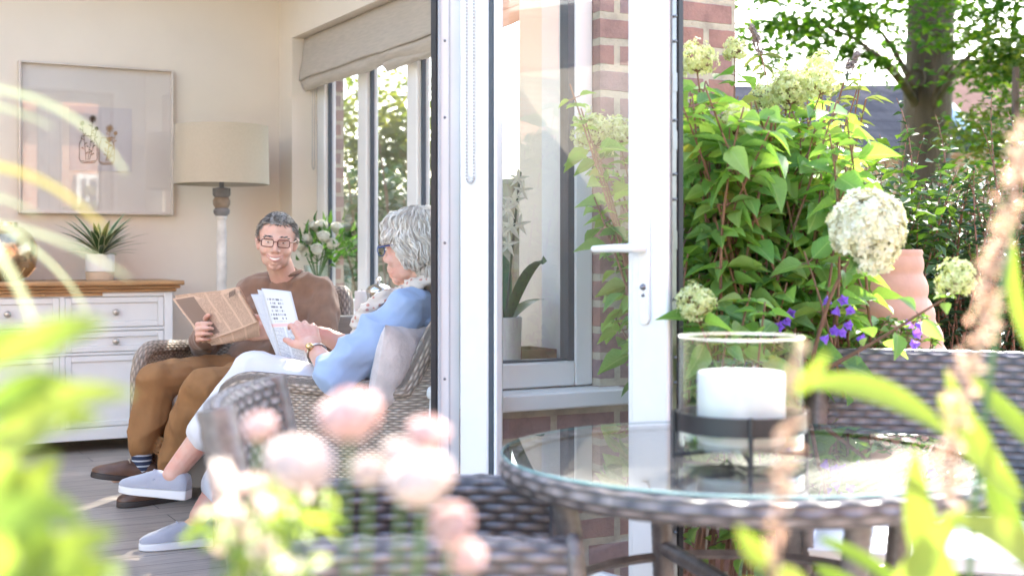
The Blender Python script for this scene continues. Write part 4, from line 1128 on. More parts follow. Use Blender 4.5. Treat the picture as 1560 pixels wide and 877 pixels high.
for A,t in ((AnR,toeR),(AnL,toeL)): b.cap(A-Vector((0,0,.06)),.028,A-Vector((0,0,.080))+t*.10,.016)
# hands on the two edges of the paper
hdR=D(.30,-.95)+Vector((0,0,.10)); hdL=D(-.93,-.32)+Vector((0,0,.10))
hand(b,WrR+D(.0,-.012),D(-.05,-.97)+Vector((0,0,.15)),D(.98,.1)+Vector((0,0,.0)),-1 if False else 1,(.75,1.0,.6),.98,tcurl=.25)
hand(b,WrL+D(-.012,-.008),D(-.95,-.30)+Vector((0,0,.08)),D(.30,-.2)*-1+Vector((0,0,-.12))+D(-.1,.9),-1,(.35,.5,.4),.98,tcurl=.2)
def sockets(h):
    def fn(co,no):
        q=Vector(co)-h.c; x,y,z=q.dot(h.a),q.dot(h.f),q.dot(h.u); r=0
        if y>.03:
            for s in (-1,1):
                r-=.008*math.exp(-((x-s*.031)**2/.00016+(z-.004)**2/.00007))
                r-=.002*math.exp(-((x-s*.040)**2/.00006+(z+.062)**2/.0004))   # smile folds
            r-=.005*math.exp(-(x**2/.0009+(z+.066)**2/.00002))
        return r
    return fn
body=remeshed(b,'body',SKM,man,.0042,3,fn=sockets(hm))
# face details
def face(h,parent,smile,gl):
    b=MB()
    for s in (-1,1): b.ell(h(s*.031,.0745,.0035),(.0125,.009,.0045),(h.a,h.f,h.u),12)
    b.build('eyes',EYEW,parent); b=MB()
    for s in (-1,1): b.ell(h(s*.031,.0815,.0035),(.0055,.003,.0042),(h.a,h.f,h.u),10)
    b.build('irises',IRIS,parent)
if True:
    for s in (-1,1):
        b=MB(); b.ell(hm(s*.031,.0800,.0030),(.0110,.0055,.0020),(hm.a,hm.f,hm.u),12); o=b.build('eye',EYEW,man)
        b=MB(); b.ell(hm(s*.031,.0836,.0028),(.0052,.0026,.0024),(hm.a,hm.f,hm.u),10); b.build('iris',IRIS,o)
    # smile
    b=MB(); G=[]
    for i in range(15):
        u=-1+2*i/14; row=[]
        for j in range(5):
            t=j/4; zc=-.060+.0085*u*u; hh=.0085*(1-u*u)**.6
            row.append(hm(u*.032,.0985-.019*u*u,zc+hh*.25-hh*1.25*t))
        G.append(row)
    b.grid(G); b.build('teeth',TEETH,man)
    b=MB(); b.tube([hm(u*.036,.0975-.022*u*u,-.0575+.0115*u*u) for u in np.linspace(-1,1,13)],[.0016+.0018*(1-u*u) for u in np.linspace(-1,1,13)],8)
    b.build('lip',LIP,man); b=MB(); b.tube([hm(u*.035,.0985-.023*u*u,-.0715+.020*u*u) for u in np.linspace(-1,1,13)],[.0016+.0028*(1-u*u) for u in np.linspace(-1,1,13)],8); b.build('lip',LIP,man)
    b=MB(); rt=[]
    for s in (-1,1):
        for k in range(34):
            x=s*rm.uniform(.014,.048); z=.027-.10*(abs(x)-.03)**2*30*.1+rm.uniform(-.003,.003)-(.006 if abs(x)>.042 else 0); rt.append((hm(x,.089-.4*max(0,abs(x)-.02)**1.3*1.2,z),hm.f))
    strands(b,rt,lambda p,n:(hm.a*(1 if (p-hm.c).dot(hm.a)>0 else -1)+hm.u*.25).normalized(),.010,rm,2,.0012,.0)
    b.build('eyebrows',HAIRM,man)
    # glasses
    gm=M('tortoise_frame',(.10,.025,.02),.25,.2,30); b=MB()
    for s in (-1,1):
        pts=[]
        for a in range(0,360,15):
            ca,sa=math.cos(rad(a)),math.sin(rad(a)); e=.45; x=.0245*math.copysign(abs(ca)**e,ca); z=.0155*math.copysign(abs(sa)**e,sa); pts.append(hm(s*.033+x,.098-.35*abs(x+s*.033)**1.7,z+.001))
        b.tube(pts,.0019,6,closed=True); b.tube([hm(s*.0575,.094,.006),hm(s*.074,.07,.008),hm(s*.083,-.008,.010)],.0022,6)
    b.tube([hm(-.0095,.0985,.005),hm(0,.101,.008),hm(.0095,.0985,.005)],.0017,6); go=b.build('glasses',gm,man)
    b=MB()
    for s in (-1,1): b.add([hm(s*.033+x,.0965-.35*abs(x+s*.033)**1.7,z+.001) for x,z in ((-.022,-.013),(.022,-.013),(.022,.013),(-.022,.013))],[(0,1,2,3)])
    b.build('lens',glassmat('lens',(.97,.97,.97),.07,4),go)
# short dark grey hair
hk=lambda x,y,z: z>-.075 and ((z>.074 and y<.072) or (y<.034 and z>.046) or (y<.010 and z>.0) or y<-.026)
b=MB(); me=MB(); me.ell((0,-.020,.036),(.0785,.0975,.0885),n=40)
keepf=[]
for f in me.f:
    c=[sum(me.v[i][k] for i in f)/len(f) for k in range(3)]
    if hk(*c): keepf.append(f)
b.add([hm(*v) for v in me.v],keepf); 
rt=surf_pts(hm,(0,-.020,.036),(.0785,.0975,.0885),1500,rm,hk)
strands(b,rt,lambda p,n:(hm.u*-.45+hm.f*(.9 if (p-hm.c).dot(hm.u)>.085 else -.35)+hm.a*.35*(1 if (p-hm.c).dot(hm.a)>-.02 else -1)+n*.10).normalized(),.020,rm,3,.0019,.002,.0012)
b.build('hair',HAIRM,man,smooth=True)
# jumper
JUM=M('brown_jumper',(.225,.125,.080),.95,.10,30,.5,260,sheen=.25,dist=.002)
b=MB()
b.ell(sho_c-tu*.055,(.205,.115,.105),(lt,ft,tu),24); b.ell(sho_c-tu*.17,(.175,.135,.16),(lt,ft,tu),24); b.ell(hip_c+tu*.10+ft*.01,(.178,.145,.13),(lt,ft,tu),24)
b.cap(sho_c+Vector((0,0,.052))-ft*.005,.068,sho_c-Vector((0,0,.03)),.11,18); b.cap(sho_c-lt*.08+Vector((0,0,.025)),.07,ShR,.075); b.cap(sho_c+lt*.08+Vector((0,0,.025)),.07,ShL,.075)
for S,E,Wr in ((ShR,ElR,WrR),(ShL,ElL,WrL)):
    b.chain([S,E],[.074,.058]); e2=E.lerp(Wr,.80); b.chain([E,e2],[.058,.044]); b.cap(E.lerp(Wr,.80),.043,E.lerp(Wr,.90),.037)
jum=remeshed(b,'jumper',JUM,man,.007,3,amp=.014,nscale=9,stretch=(1.2,1.2,.8))
b=MB(); ncp=[]
for a in range(0,360,15): ncp.append(sho_c+Vector((0,0,.100))+lt*.066*math.cos(rad(a))+ft*(.066*math.sin(rad(a))+.0)+Vector((0,0,-.022*max(0,math.sin(rad(a))))))
b.tube(ncp,.009,8,closed=True); b.build('collar',JUM,jum)
# trousers
TRO=M('tan_chinos',(.26,.125,.045),.85,.10,14,.3,240,dist=.002)
b=MB(); b.ell(hip_c+tu*.02,(.165,.13,.11),(lt,ft,tu),22)
for Hp,K,A in ((HipR,KnR,AnR),(HipL,KnL,AnL)):
    b.chain([Hp,Hp.lerp(K,.5),K],[.098,.088,.074]); b.chain([K,K.lerp(A,.5),K.lerp(A,.80)],[.073,.070,.064])
remeshed(b,'trousers',TRO,man,.007,2,amp=.015,nscale=9,stretch=(1,1,.75))
# socks with bands, brown shoes
SOCK=None
m_,nt,bs=newmat('striped_sock'); sp=nt.nodes.new('ShaderNodeSeparateXYZ'); nt.links.new(coords(nt),sp.inputs[0])
k=math_(nt,'FRACT',math_(nt,'MULTIPLY',sp.outputs[2],48.0)); nt.links.new(mixc(nt,math_(nt,'LESS_THAN',k,.28),(.02,.03,.065),(.45,.48,.52)),bs.inputs['Base Color']); bs.inputs['Roughness'].default_value=.9; SOCK=m_
BSH=M('brown_leather',(.10,.05,.03),.4,.25,20,.2,50); SOLE=M('dark_sole',(.04,.03,.025),.6,.1,20); LACE=M('cream_lace',(.5,.42,.32),.8,.1,30)
def shoe(A,t,zs,L,nm,um,smat,parent,tilt=0,wd=.046,thick=.022,open_=False,heel=.0):
    t=Vector((t.x,t.y,0)).normalized(); s=Vector((-t.y,t.x,0)); up=Vector((0,0,1))
    if tilt: q=Matrix.Rotation(tilt,3,s); t2,up2=q@t,q@up
    else: t2,up2=t,up
    o=Vector((A.x,A.y,zs))-t*.055
    fr=lambda x,y,z:o+t2*x+s*y+up2*z
    out=[(0,.62),(.06,.78),(.25,.80),(.45,.82),(.62,.98),(.78,1.0),(.9,.82),(.97,.5),(1,.15)]
    b=MB(); ring=[fr(x*L,y*wd,0) for x,y in out]+[fr(x*L,-y*wd,0) for x,y in out[::-1]]; n=len(ring)
    hh=[fr(x*L,y*wd*1.0,thick+heel*(1-x)) for x,y in out]+[fr(x*L,-y*wd,thick+heel*(1-x)) for x,y in out[::-1]]
    b.add(ring+hh,[tuple(range(n-1,-1,-1)),tuple(range(n,2*n))]+[(i,(i+1)%n,n+(i+1)%n,n+i) for i in range(n)]); so_=b.build('sole',smat,parent,bevel=.004,fix=True)
    b=MB(); zt=thick+.001; st=[(.004,.55,.030),(.03,.74,.050),(.10,.80,.058),(.22,.82,.056),(.36,.84,.052),(.46,.88,.056),(.54,.93,.053),(.64,.97,.044),(.76,.98,.034),(.87,.84,.026),(.95,.58,.018),(.99,.25,.010)]
    G=[]
    for (x,y,h_) in st:
        row=[]
        for a in range(0,181,12):
            ca,sa=math.cos(rad(a)),math.sin(rad(a)); row.append(fr(L*x,math.copysign(abs(ca)**.7,ca)*wd*y,zt+heel*(1-x)+h_*abs(sa)**.8))
        G.append(row)
    b.grid(G); b.add(G[0],[tuple(range(len(G[0])))]); b.add(G[-1],[tuple(range(len(G[-1])))]); up_o=b.build(nm,um,parent,fix=True,angle=70); return so_,up_o,fr
for A,t,K,zs_,ti_ in ((AnR,toeR,KnR,FL+.075,rad(-9)),(AnL,toeL,KnL,FL+.001,0)):
    b=MB().cap(A.lerp(K,.42),.043,A,.039).cap(A,.039,A-Vector((0,0,.05)),.038).cap(A-Vector((0,0,.05)),.037,A-Vector((0,0,.07))+t*.06,.03); b.build('sock',SOCK,man)
    so_,upp,fr=shoe(A,t,zs_,.25,'shoe',BSH,SOLE,man,ti_)
    b=MB()
    for k in range(4): x=.285*(.40+.07*k); b.tube([fr(x,-.026,.072-.006*k),fr(x+.004,0,.082-.009*k),fr(x,.026,.072-.006*k)],.0028,6)
    b.build('lace',LACE,upp)

# ------------------------------------------------------------------ the newspaper
NEWS=textmat('newsprint',(.58,.40,.29),(.16,.11,.085),62,4.0,70,.5)
def picbox(nt,U,V,k):
    a=math_(nt,'MULTIPLY',math_(nt,'MULTIPLY',math_(nt,'GREATER_THAN',U,.03),math_(nt,'LESS_THAN',U,.30)),math_(nt,'MULTIPLY',math_(nt,'GREATER_THAN',V,.08),math_(nt,'LESS_THAN',V,.97)))
    return math_(nt,'MAXIMUM',k,math_(nt,'MULTIPLY',a,1.35))
NEWSF=textmat('newsprint_front',(.58,.40,.29),(.12,.085,.07),70,4.2,80,.55,.7,.04,.90,picbox)
np_=thing('newspaper','salmon pink broadsheet newspaper held open by the man','newspaper',P(330,485,5.15))
def page(c00,c10,c11,c01,bul,nm,mat,nu=14,nv=10,seed=0,wave=.006):
    G=[];UV=[]
    nv_=((c10-c00).cross(c01-c00)).normalized()
    for i in range(nu+1):
        u=i/nu;row=[];ru=[]
        for j in range(nv+1):
            v=j/nv; p=c00*(1-u)*(1-v)+c10*u*(1-v)+c11*u*v+c01*(1-u)*v
            p=p+nv_*(bul*math.sin(math.pi*u)+wave*noise.noise(Vector((u*3,v*2,seed))))
            row.append(p); ru.append((u,v))
        G.append(row);UV.append(ru)
    return G,UV
f0,f1=P(262,452,5.20),P(345,517,5.04)
pb_=[P(300,492,5.17),P(346,518,5.02),P(392,490,5.05),P(363,437,5.10),P(262,453,5.24)]
# front page facing us: left flap and main sheet share the spine
G,UV=page(P(312,520,5.16),P(392,490,5.05),P(362,437,5.10),P(262,455,5.24),-.012,'sheet',NEWSF,20,12,1)
b=MB(); b.grid(G,UV); b.grid([[q+D(.004,.012) for q in r] for r in G],UV); o=b.build('front_sheet',NEWSF,np_); 
G,UV=page(P(322,526,5.17),P(396,512,5.10),P(394,489,5.06),P(315,519,5.165),.010,'s',NEWS,14,6,2); b=MB(); b.grid(G,UV); b.build('folded_sheet',NEWS,np_)
G,UV=page(P(308,522,5.20),P(398,503,5.10),P(367,440,5.12),P(266,450,5.27),.020,'s',NEWS,16,10,3); b=MB(); b.grid(G,UV); b.build('inner_sheet',NEWS,np_)
b=MB(); q0,q1=P(349,452,5.085),P(359,446.5,5.085)
for k in range(7): x=k/7; b.add([q0.lerp(q1,x)+Vector((0,0,-.004)),q0.lerp(q1,x+.08)+Vector((0,0,-.004)),q0.lerp(q1,x+.08)+Vector((0,0,.018)),q0.lerp(q1,x)+Vector((0,0,.018))],[(0,1,2,3)])
b.build('barcode',INK,np_,smooth=False)

# ------------------------------------------------------------------ the woman
rw=random.Random(33)
wom=thing('person','silver haired woman in pale blue top and white trousers reading puzzles','woman',W(-.45,4.28,FL))
hw=Head(W(-.322,4.27,1.128),D(-.90,.42)+Vector((0,0,-.10)),rad(0))
fw_=D(-.93,.36).normalized(); lw_=Vector((-fw_.y,fw_.x,0))
shc=W(-.285,4.275,.925); hpc=W(-.475,4.31,.610); tw=(shc-hpc).normalized(); fo=(fw_-tw*fw_.dot(tw)).normalized()
SL=shc+lw_*.165; SR=shc-lw_*.165
EL=W(-.545,4.05,.735); WL=W(-.640,4.23,.803); ER=W(-.52,4.50,.770); WR_=W(-.655,4.47,.838)
HL,HR=hpc+lw_*.085,hpc-lw_*.085
KL=W(-.845,4.30,.718); AL=W(-1.120,4.34,.385); KR=W(-.80,4.47,.610); AR=W(-1.045,4.385,.235)
tL=D(-.97,.20); tR=D(-.93,-.36)
b=MB(); head_shapes(b,hw,.94,0)
b.cap(hw(0,-.03,-.06),.047,shc+Vector((0,0,.03)),.052,18)
b.ell(shc-tw*.05,(.145,.085,.10),(lw_,fo,tw)); b.ell(shc-tw*.18,(.125,.095,.13),(lw_,fo,tw)); b.ell(hpc,(.15,.11,.12),(lw_,fo,tw))
for S,E,Wr in ((SL,EL,WL),(SR,ER,WR_)): b.chain([S,E,E.lerp(Wr,.35),Wr],[.046,.038,.038,.025])
for H_,K,A in ((HL,KL,AL),(HR,KR,AR)): b.chain([H_,K],[.078,.056]); b.chain([K,K.lerp(A,.35),A],[.056,.052,.033])
b.ell(AL+Vector((0,0,-.005)),(.036,.036,.03)); b.cap(AL-Vector((0,0,.02)),.030,AL+tL*.07-Vector((0,0,.04)),.018); b.cap(AR-Vector((0,0,.02)),.030,AR+tR*.07-Vector((0,0,.05)),.018)
b.cap(AL-tL*.02-Vector((0,0,.02)),.026,AL-Vector((0,0,.03)),.026)
hdl=(P(455,478,4.34)-WL).normalized()
hand(b,WL+hdl*.01,hdl,D(-.35,.92),-1 if False else 1,(.30,.60,.45),1.06,tcurl=.3,tout=.45)
hand(b,WR_,D(-.95,-.10)+Vector((0,0,.12)),D(.1,.5)+Vector((0,0,-.8)),1,(.4,.6,.4),.9)
remeshed(b,'body',SKW,wom,.0042,3,fn=sockets(hw))
b=MB(); b.tube([hw(u*.021,.0985-.016*u*u,-.066+.002*u*u) for u in np.linspace(-1,1,11)],[.0015+.0028*(1-u*u) for u in np.linspace(-1,1,11)],8); b.build('lip',LIP,wom)
for s in (-1,1):
    b=MB().ell(hw(s*.031,.0795,.003),(.0115,.0055,.005),(hw.a,hw.f,hw.u),12); o=b.build('eye',EYEW,wom); MB().ell(hw(s*.031,.0835,.003),(.005,.0025,.0048),(hw.a,hw.f,hw.u),10).build('iris',IRIS,o)
gb=M('blue_frame',(.02,.06,.22),.25,.1,30); b=MB()
for s in (-1,1):
    pts=[hw(s*.033+.025*math.cos(rad(a)),.102-.3*abs(.025*math.cos(rad(a))+s*.033)**1.7,.018*math.sin(rad(a))+.002) for a in range(0,360,15)]
    b.tube(pts,.0016,6,closed=True); b.tube([hw(s*.058,.094,.010),hw(s*.074,.06,.012),hw(s*.080,-.01,.012)],.0022,6)
b.tube([hw(-.008,.101,.006),hw(0,.104,.009),hw(.008,.101,.006)],.002,6); b.build('glasses',gb,wom)
# wavy silver bob
hs=MB()
for c,r in (((0,-.026,.040),(.086,.102,.092)),((0,-.070,-.01),(.084,.070,.085)),((.062,-.040,.000),(.032,.058,.066)),((-.062,-.040,.000),(.032,.058,.066)),((0,.032,.075),(.072,.060,.042)),((.05,.035,.045),(.033,.040,.035)),((-.05,.035,.045),(.033,.040,.035)),((0,-.080,-.085),(.068,.050,.050))):
    hw.ell(hs,c,r,22)
base=remeshed(hs,'hair',HAIRW,wom,.006,4,amp=.010,nscale=26,stretch=(1,1,.7))
from mathutils.bvhtree import BVHTree
me=base.data; off=Vector(wom.location); bv=BVHTree.FromPolygons([v.co+off for v in me.vertices],[tuple(p.vertices) for p in me.polygons])
idx=list(range(len(me.vertices))); rw.shuffle(idx)
crown=hw(0,-.045,.14); b=MB(); cnt=0
def lock(p,n,L,w,rise):
    pts=[];nn_=[]; p=p.copy(); ph=rw.uniform(0,6.28); k=9
    for i in range(k+1):
        t=i/k; q,nr,_,_=bv.find_nearest(p); 
        if q is None: break
        pts.append(q+nr*(.0015+rise*math.sin(math.pi*min(1,t*1.15))+ (.004*t if rise>.004 else 0))); nn_.append(nr)
        lx=q-hw.c; x,y,z=lx.dot(hw.a),lx.dot(hw.f),lx.dot(hw.u)
        d=(q-crown); d=d-nr*d.dot(nr); d=d.normalized()*.8 if d.length>1e-5 else Vector((0,0,-1))
        d=d+Vector((0,0,-.45))+hw.f*(-.55 if z<.085 else .25)
        side=nr.cross(d).normalized(); wv=math.sin(q.z*62+noise.noise(q*9)*5+ph*.25)*.75
        d=d+side*wv+noise.noise_vector(q*16)*.35; d=(d-nr*d.dot(nr)).normalized(); p=q+d*(L/k)
    vs=[];fs=[]
    for i,q in enumerate(pts):
        dd=(pts[min(i+1,len(pts)-1)]-pts[max(i-1,0)]).normalized(); s_=dd.cross(nn_[i]).normalized(); ww=w*math.sin(math.pi*min(1,.18+.80*i/(len(pts)-1)))**.7
        vs+=[q-s_*ww,q-s_*ww*.4+nn_[i]*ww*.8,q+s_*ww*.4+nn_[i]*ww*.8,q+s_*ww]
        if i:
            a=(i-1)*4; fs+=[(a+j,a+j+1,a+j+5,a+j+4) for j in range(3)]
    b.add(vs,fs)
for i in idx:
    v=me.vertices[i]; p=v.co+off; q=p-hw.c
    lock(p,v.normal,rw.uniform(.045,.095),rw.uniform(.0011,.0030),rw.choice((.001,.002,.004,.007))); cnt+=1
    if cnt>2600: break
b.build('locks',HAIRW,base,angle=80)
# blue top
BLU=M('pale_blue_knit',(.30,.39,.55),.9,.05,20,.3,240,sheen=.15,dist=.0015)
b=MB(); b.ell(shc-tw*.045+fo*.0,(.180,.105,.095),(lw_,fo,tw),24); b.ell(shc-tw*.16,(.160,.135,.16),(lw_,fo,tw),24); b.ell(hpc+tw*.06,(.178,.150,.12),(lw_,fo,tw),24)
b.cap(shc+lw_*.07+Vector((0,0,.014)),.062,SL,.066); b.cap(shc-lw_*.07+Vector((0,0,.014)),.062,SR,.066); b.cap(shc+Vector((0,0,-.03)),.085,shc-tw*.1,.11)
b.chain([SL,SL.lerp(EL,.5),EL],[.070,.072,.064]); b.chain([EL,EL.lerp(WL,.16)],[.062,.056]); b.chain([SR,ER],[.068,.060]); b.chain([ER,ER.lerp(WR_,.22)],[.058,.05])
b.cap(SL.lerp(EL,.4),.075,hpc+lw_*.10+tw*.12,.09)
top=remeshed(b,'top',BLU,wom,.007,3,amp=.016,nscale=8,stretch=(.8,.8,1.4))
# scarf
m_,nt,bs=newmat('spotted_scarf'); v=coords(nt); vo=nt.nodes.new('ShaderNodeTexVoronoi'); vo.inputs['Scale'].default_value=42; nt.links.new(v,vo.inputs['Vector'])
nt.links.new(mixc(nt,math_(nt,'MULTIPLY',math_(nt,'LESS_THAN',vo.outputs['Distance'],.24),.8),(.58,.50,.42),(.42,.14,.10)),bs.inputs['Base Color']); bs.inputs['Roughness'].default_value=.95
bump(nt,bs,noise_(nt,v,60,4),.4,.004); SCF=m_
b=MB(); 
ringp=[]
for a in range(0,360,14):
    ca,sa=math.cos(rad(a)),math.sin(rad(a)); ringp.append(shc+Vector((0,0,.088-.040*sa))+lw_*.084*ca+fw_*(.090*sa-.004))
for k in range(len(ringp)): b.cap(ringp[k],.017+.003*math.sin(k*1.7),ringp[(k+1)%len(ringp)],.017+.003*math.sin((k+1)*1.7))
for k in range(len(ringp)): 
    q=Vector((0,0,-.024))+(ringp[k]-shc)*.16; b.cap(ringp[k]+q,.013+.003*math.sin(k*2.3+1),ringp[(k+1)%len(ringp)]+(Vector((0,0,-.024))+(ringp[(k+1)%len(ringp)]-shc)*.16),.013+.003*math.sin((k+1)*2.3+1))
tl=[shc+fw_*.09+lw_*.05+Vector((0,0,.05)),shc+fw_*.150+lw_*.07+Vector((0,0,.0)),shc+fw_*.185+lw_*.075+Vector((0,0,-.05)),shc+fw_*.19+lw_*.07+Vector((0,0,-.12))]
b.chain(tl,[.020,.023,.022,.016]); b.chain([q+lw_*.03+fw_*.01 for q in tl],[.020,.022,.020,.012])
remeshed(b,'scarf',SCF,wom,.006,2,amp=.010,nscale=22,stretch=(1,1,2))
# cropped white trousers
WTR=M('white_cotton',(.62,.61,.62),.9,.03,12,.25,200,dist=.0015)
b=MB(); b.ell(hpc,(.170,.13,.115),(lw_,fo,tw),22)
b.chain([HL,HL.lerp(KL,.5),KL],[.098,.090,.074]); b.chain([KL,KL.lerp(AL,.58)],[.072,.066]); b.chain([HR,HR.lerp(KR,.5),KR],[.098,.09,.076]); b.chain([KR,KR.lerp(AR,.35),KR.lerp(AR,.74)],[.074,.072,.066])
remeshed(b,'trousers',WTR,wom,.007,2,amp=.007,nscale=8)
# grey blue loafers with thick white soles
SUE=M('grey_suede',(.31,.32,.365),.9,.06,25,.3,200,sheen=.3); WS=M('white_sole',(.62,.62,.62),.5,.02,10)
for A,t,zs,ti in ((AL,tL,.300,rad(-4)),(AR,tR,FL+.001,0)):
    so_,upp,fr=shoe(A+t*.0,t,zs,.250,'shoe',SUE,WS,wom,ti,.040,.024,heel=.008)
    b=MB(); b.tube([fr(.112,-.033,.058),fr(.125,-.014,.079),fr(.128,0,.083),fr(.125,.014,.079),fr(.112,.033,.058)],[.003,.0045,.005,.0045,.003],8); b.tube([fr(.15,-.022,.068),fr(.155,0,.073),fr(.15,.022,.068)],.003,8); b.build('strap',SUE,upp)
# watch and ring
GOLD=M('gold',(.75,.52,.25),.25,.05,10,metal=1)
wd_=(WL-EL).normalized(); wc_=WL-wd_*.035; o1=wd_.orthogonal().normalized(); o2=wd_.cross(o1)
b=MB().tube([wc_+(o1*math.cos(rad(a))+o2*math.sin(rad(a)))*.0315 for a in range(0,360,20)],.0035,8,closed=True); wt=b.build('watch',M('steel_band',(.6,.57,.5),.3,.05,40,metal=1),wom)
fdir=(W(-.64,4.0,.83)-wc_); fdir=(fdir-wd_*fdir.dot(wd_)).normalized(); b=MB(); b.cap(wc_+fdir*.030,.013,wc_+fdir*.037,.012); b.build('watch_face',GOLD,wt)

# ------------------------------------------------------------------ puzzle magazine in her hand
mg=thing('puzzle_magazine','white puzzle magazine held up by the woman','magazine',P(440,500,4.42))
PAP=(.80,.80,.80)
def band(nt,U,V,k):
    a=math_(nt,'MULTIPLY',math_(nt,'GREATER_THAN',V,.50),math_(nt,'LESS_THAN',V,.535)); return k
MAG1=textmat('puzzle_page',(.78,.78,.79),(.12,.12,.15),22,1.0,26,.75,.6,.56,.94); MAG2=textmat('list_page',(.76,.76,.78),(.22,.22,.30),64,2.0,60,.55,.6,.03,.50)
m2,nt,bs=newmat('magazine_sheet')
def two_mats():
    m=textmat('puzzle_list_page',(.62,.62,.63),(.16,.16,.20),58,2,52,.6,.6,.03,.50)
    nt=m.node_tree; bs=nt.nodes['Principled BSDF']; uv=[n for n in nt.nodes if n.bl_idname=='ShaderNodeUVMap'][0]; sp=nt.nodes.new('ShaderNodeSeparateXYZ'); nt.links.new(uv.outputs[0],sp.inputs[0]); U,V=sp.outputs[0],sp.outputs[1]
    r=math_(nt,'MULTIPLY',V,20.0); fl=math_(nt,'FLOOR',r); fr=math_(nt,'SUBTRACT',r,fl); cb=nt.nodes.new('ShaderNodeCombineXYZ'); nt.links.new(math_(nt,'MULTIPLY',U,28.0),cb.inputs[0]); nt.links.new(math_(nt,'MULTIPLY',fl,3.7),cb.inputs[1])
    k=math_(nt,'MULTIPLY',math_(nt,'GREATER_THAN',noise_(nt,cb.outputs[0],1,0),.5),math_(nt,'LESS_THAN',fr,.5)); 
    reg=math_(nt,'MULTIPLY',math_(nt,'MULTIPLY',math_(nt,'GREATER_THAN',V,.57),math_(nt,'LESS_THAN',V,.90)),math_(nt,'MULTIPLY',math_(nt,'GREATER_THAN',U,.12),math_(nt,'LESS_THAN',U,.66)))
    k=math_(nt,'MULTIPLY',math_(nt,'MULTIPLY',k,reg),.8)
    pk=math_(nt,'MULTIPLY',math_(nt,'MULTIPLY',math_(nt,'GREATER_THAN',V,.505),math_(nt,'LESS_THAN',V,.545)),.6)
    old=bs.inputs['Base Color'].links[0].from_socket; c=mixc(nt,k,old,(.05,.05,.07)); c=mixc(nt,pk,c,(.75,.35,.32)); nt.links.new(c,bs.inputs['Base Color']); return m
bpy.data.materials.remove(m2); MAGM=two_mats()
G,UV=page(P(432,561,4.36),P(470,553,4.30),P(443,444,4.44),P(398,439,4.52),.006,'m',MAGM,10,16,5,.002)
b=MB(); b.grid(G,UV); o=b.build('front_page',MAGM,mg); s_=o.modifiers.new('t','SOLIDIFY'); s_.thickness=.002; s_.offset=-1
PGW=textmat('inner_pages',(.58,.58,.61),(.3,.3,.36),60,2,50,.3)
for (a,c,d_,e,sd) in (((428,563),(466,556),(438,447),(392,441),.03),((430,566),(455,562),(412,447),(382,448),.06)):
    G,UV=page(P(*a,4.37+sd),P(*c,4.31+sd),P(*d_,4.45+sd),P(*e,4.53+sd),-.010,'m',PGW,8,14,6,.004); b=MB(); b.grid(G,UV); o=b.build('page',PGW,mg); s_=o.modifiers.new('t','SOLIDIFY'); s_.thickness=.0015
# small table with paper between the chairs
lt_=thing('wicker_stool','low pale wicker side table with wooden edge between the armchairs','side table',P(422,600,4.78)*1.0)
lt_.location.z=FL; c=P(425,556,4.80); Ms=Matrix.Translation((c.x,c.y,0))@Matrix.Rotation(-.35,4,'Z')
zt=c.z; b=MB().box((-.09,-.10,FL+.05),(.14,.10,zt-.032),M=Ms); b.build('body',PALEW,lt_,smooth=False,fix=True)
b=MB().box((-.10,-.11,zt-.031),(.15,.11,zt),M=Ms); b.build('table_top',M('pale_wood',(.56,.42,.27),.5,.15,8,.1,40,stretch=(1,8,8)),lt_,bevel=.004,fix=True)
pp=thing('paper_pad','open white notepad lying between the two armchairs','notepad',(c.x,c.y,zt))
b=MB(); G=[];UV=[]
for i in range(9):
    u=i/8; row=[];ru=[]
    for j in range(6): v=j/5; row.append(Ms@Vector((-.10+.24*v,-.10+.19*u,zt+.006+.05*v*v*0+.055*v))); ru.append((u,v))
    G.append(row);UV.append(ru)
b.grid(G,UV); o=b.build('sheet',textmat('notepad_page',(.78,.77,.75),(.35,.35,.38),24,1,50,.4),pp); s_=o.modifiers.new('t','SOLIDIFY'); s_.thickness=.006
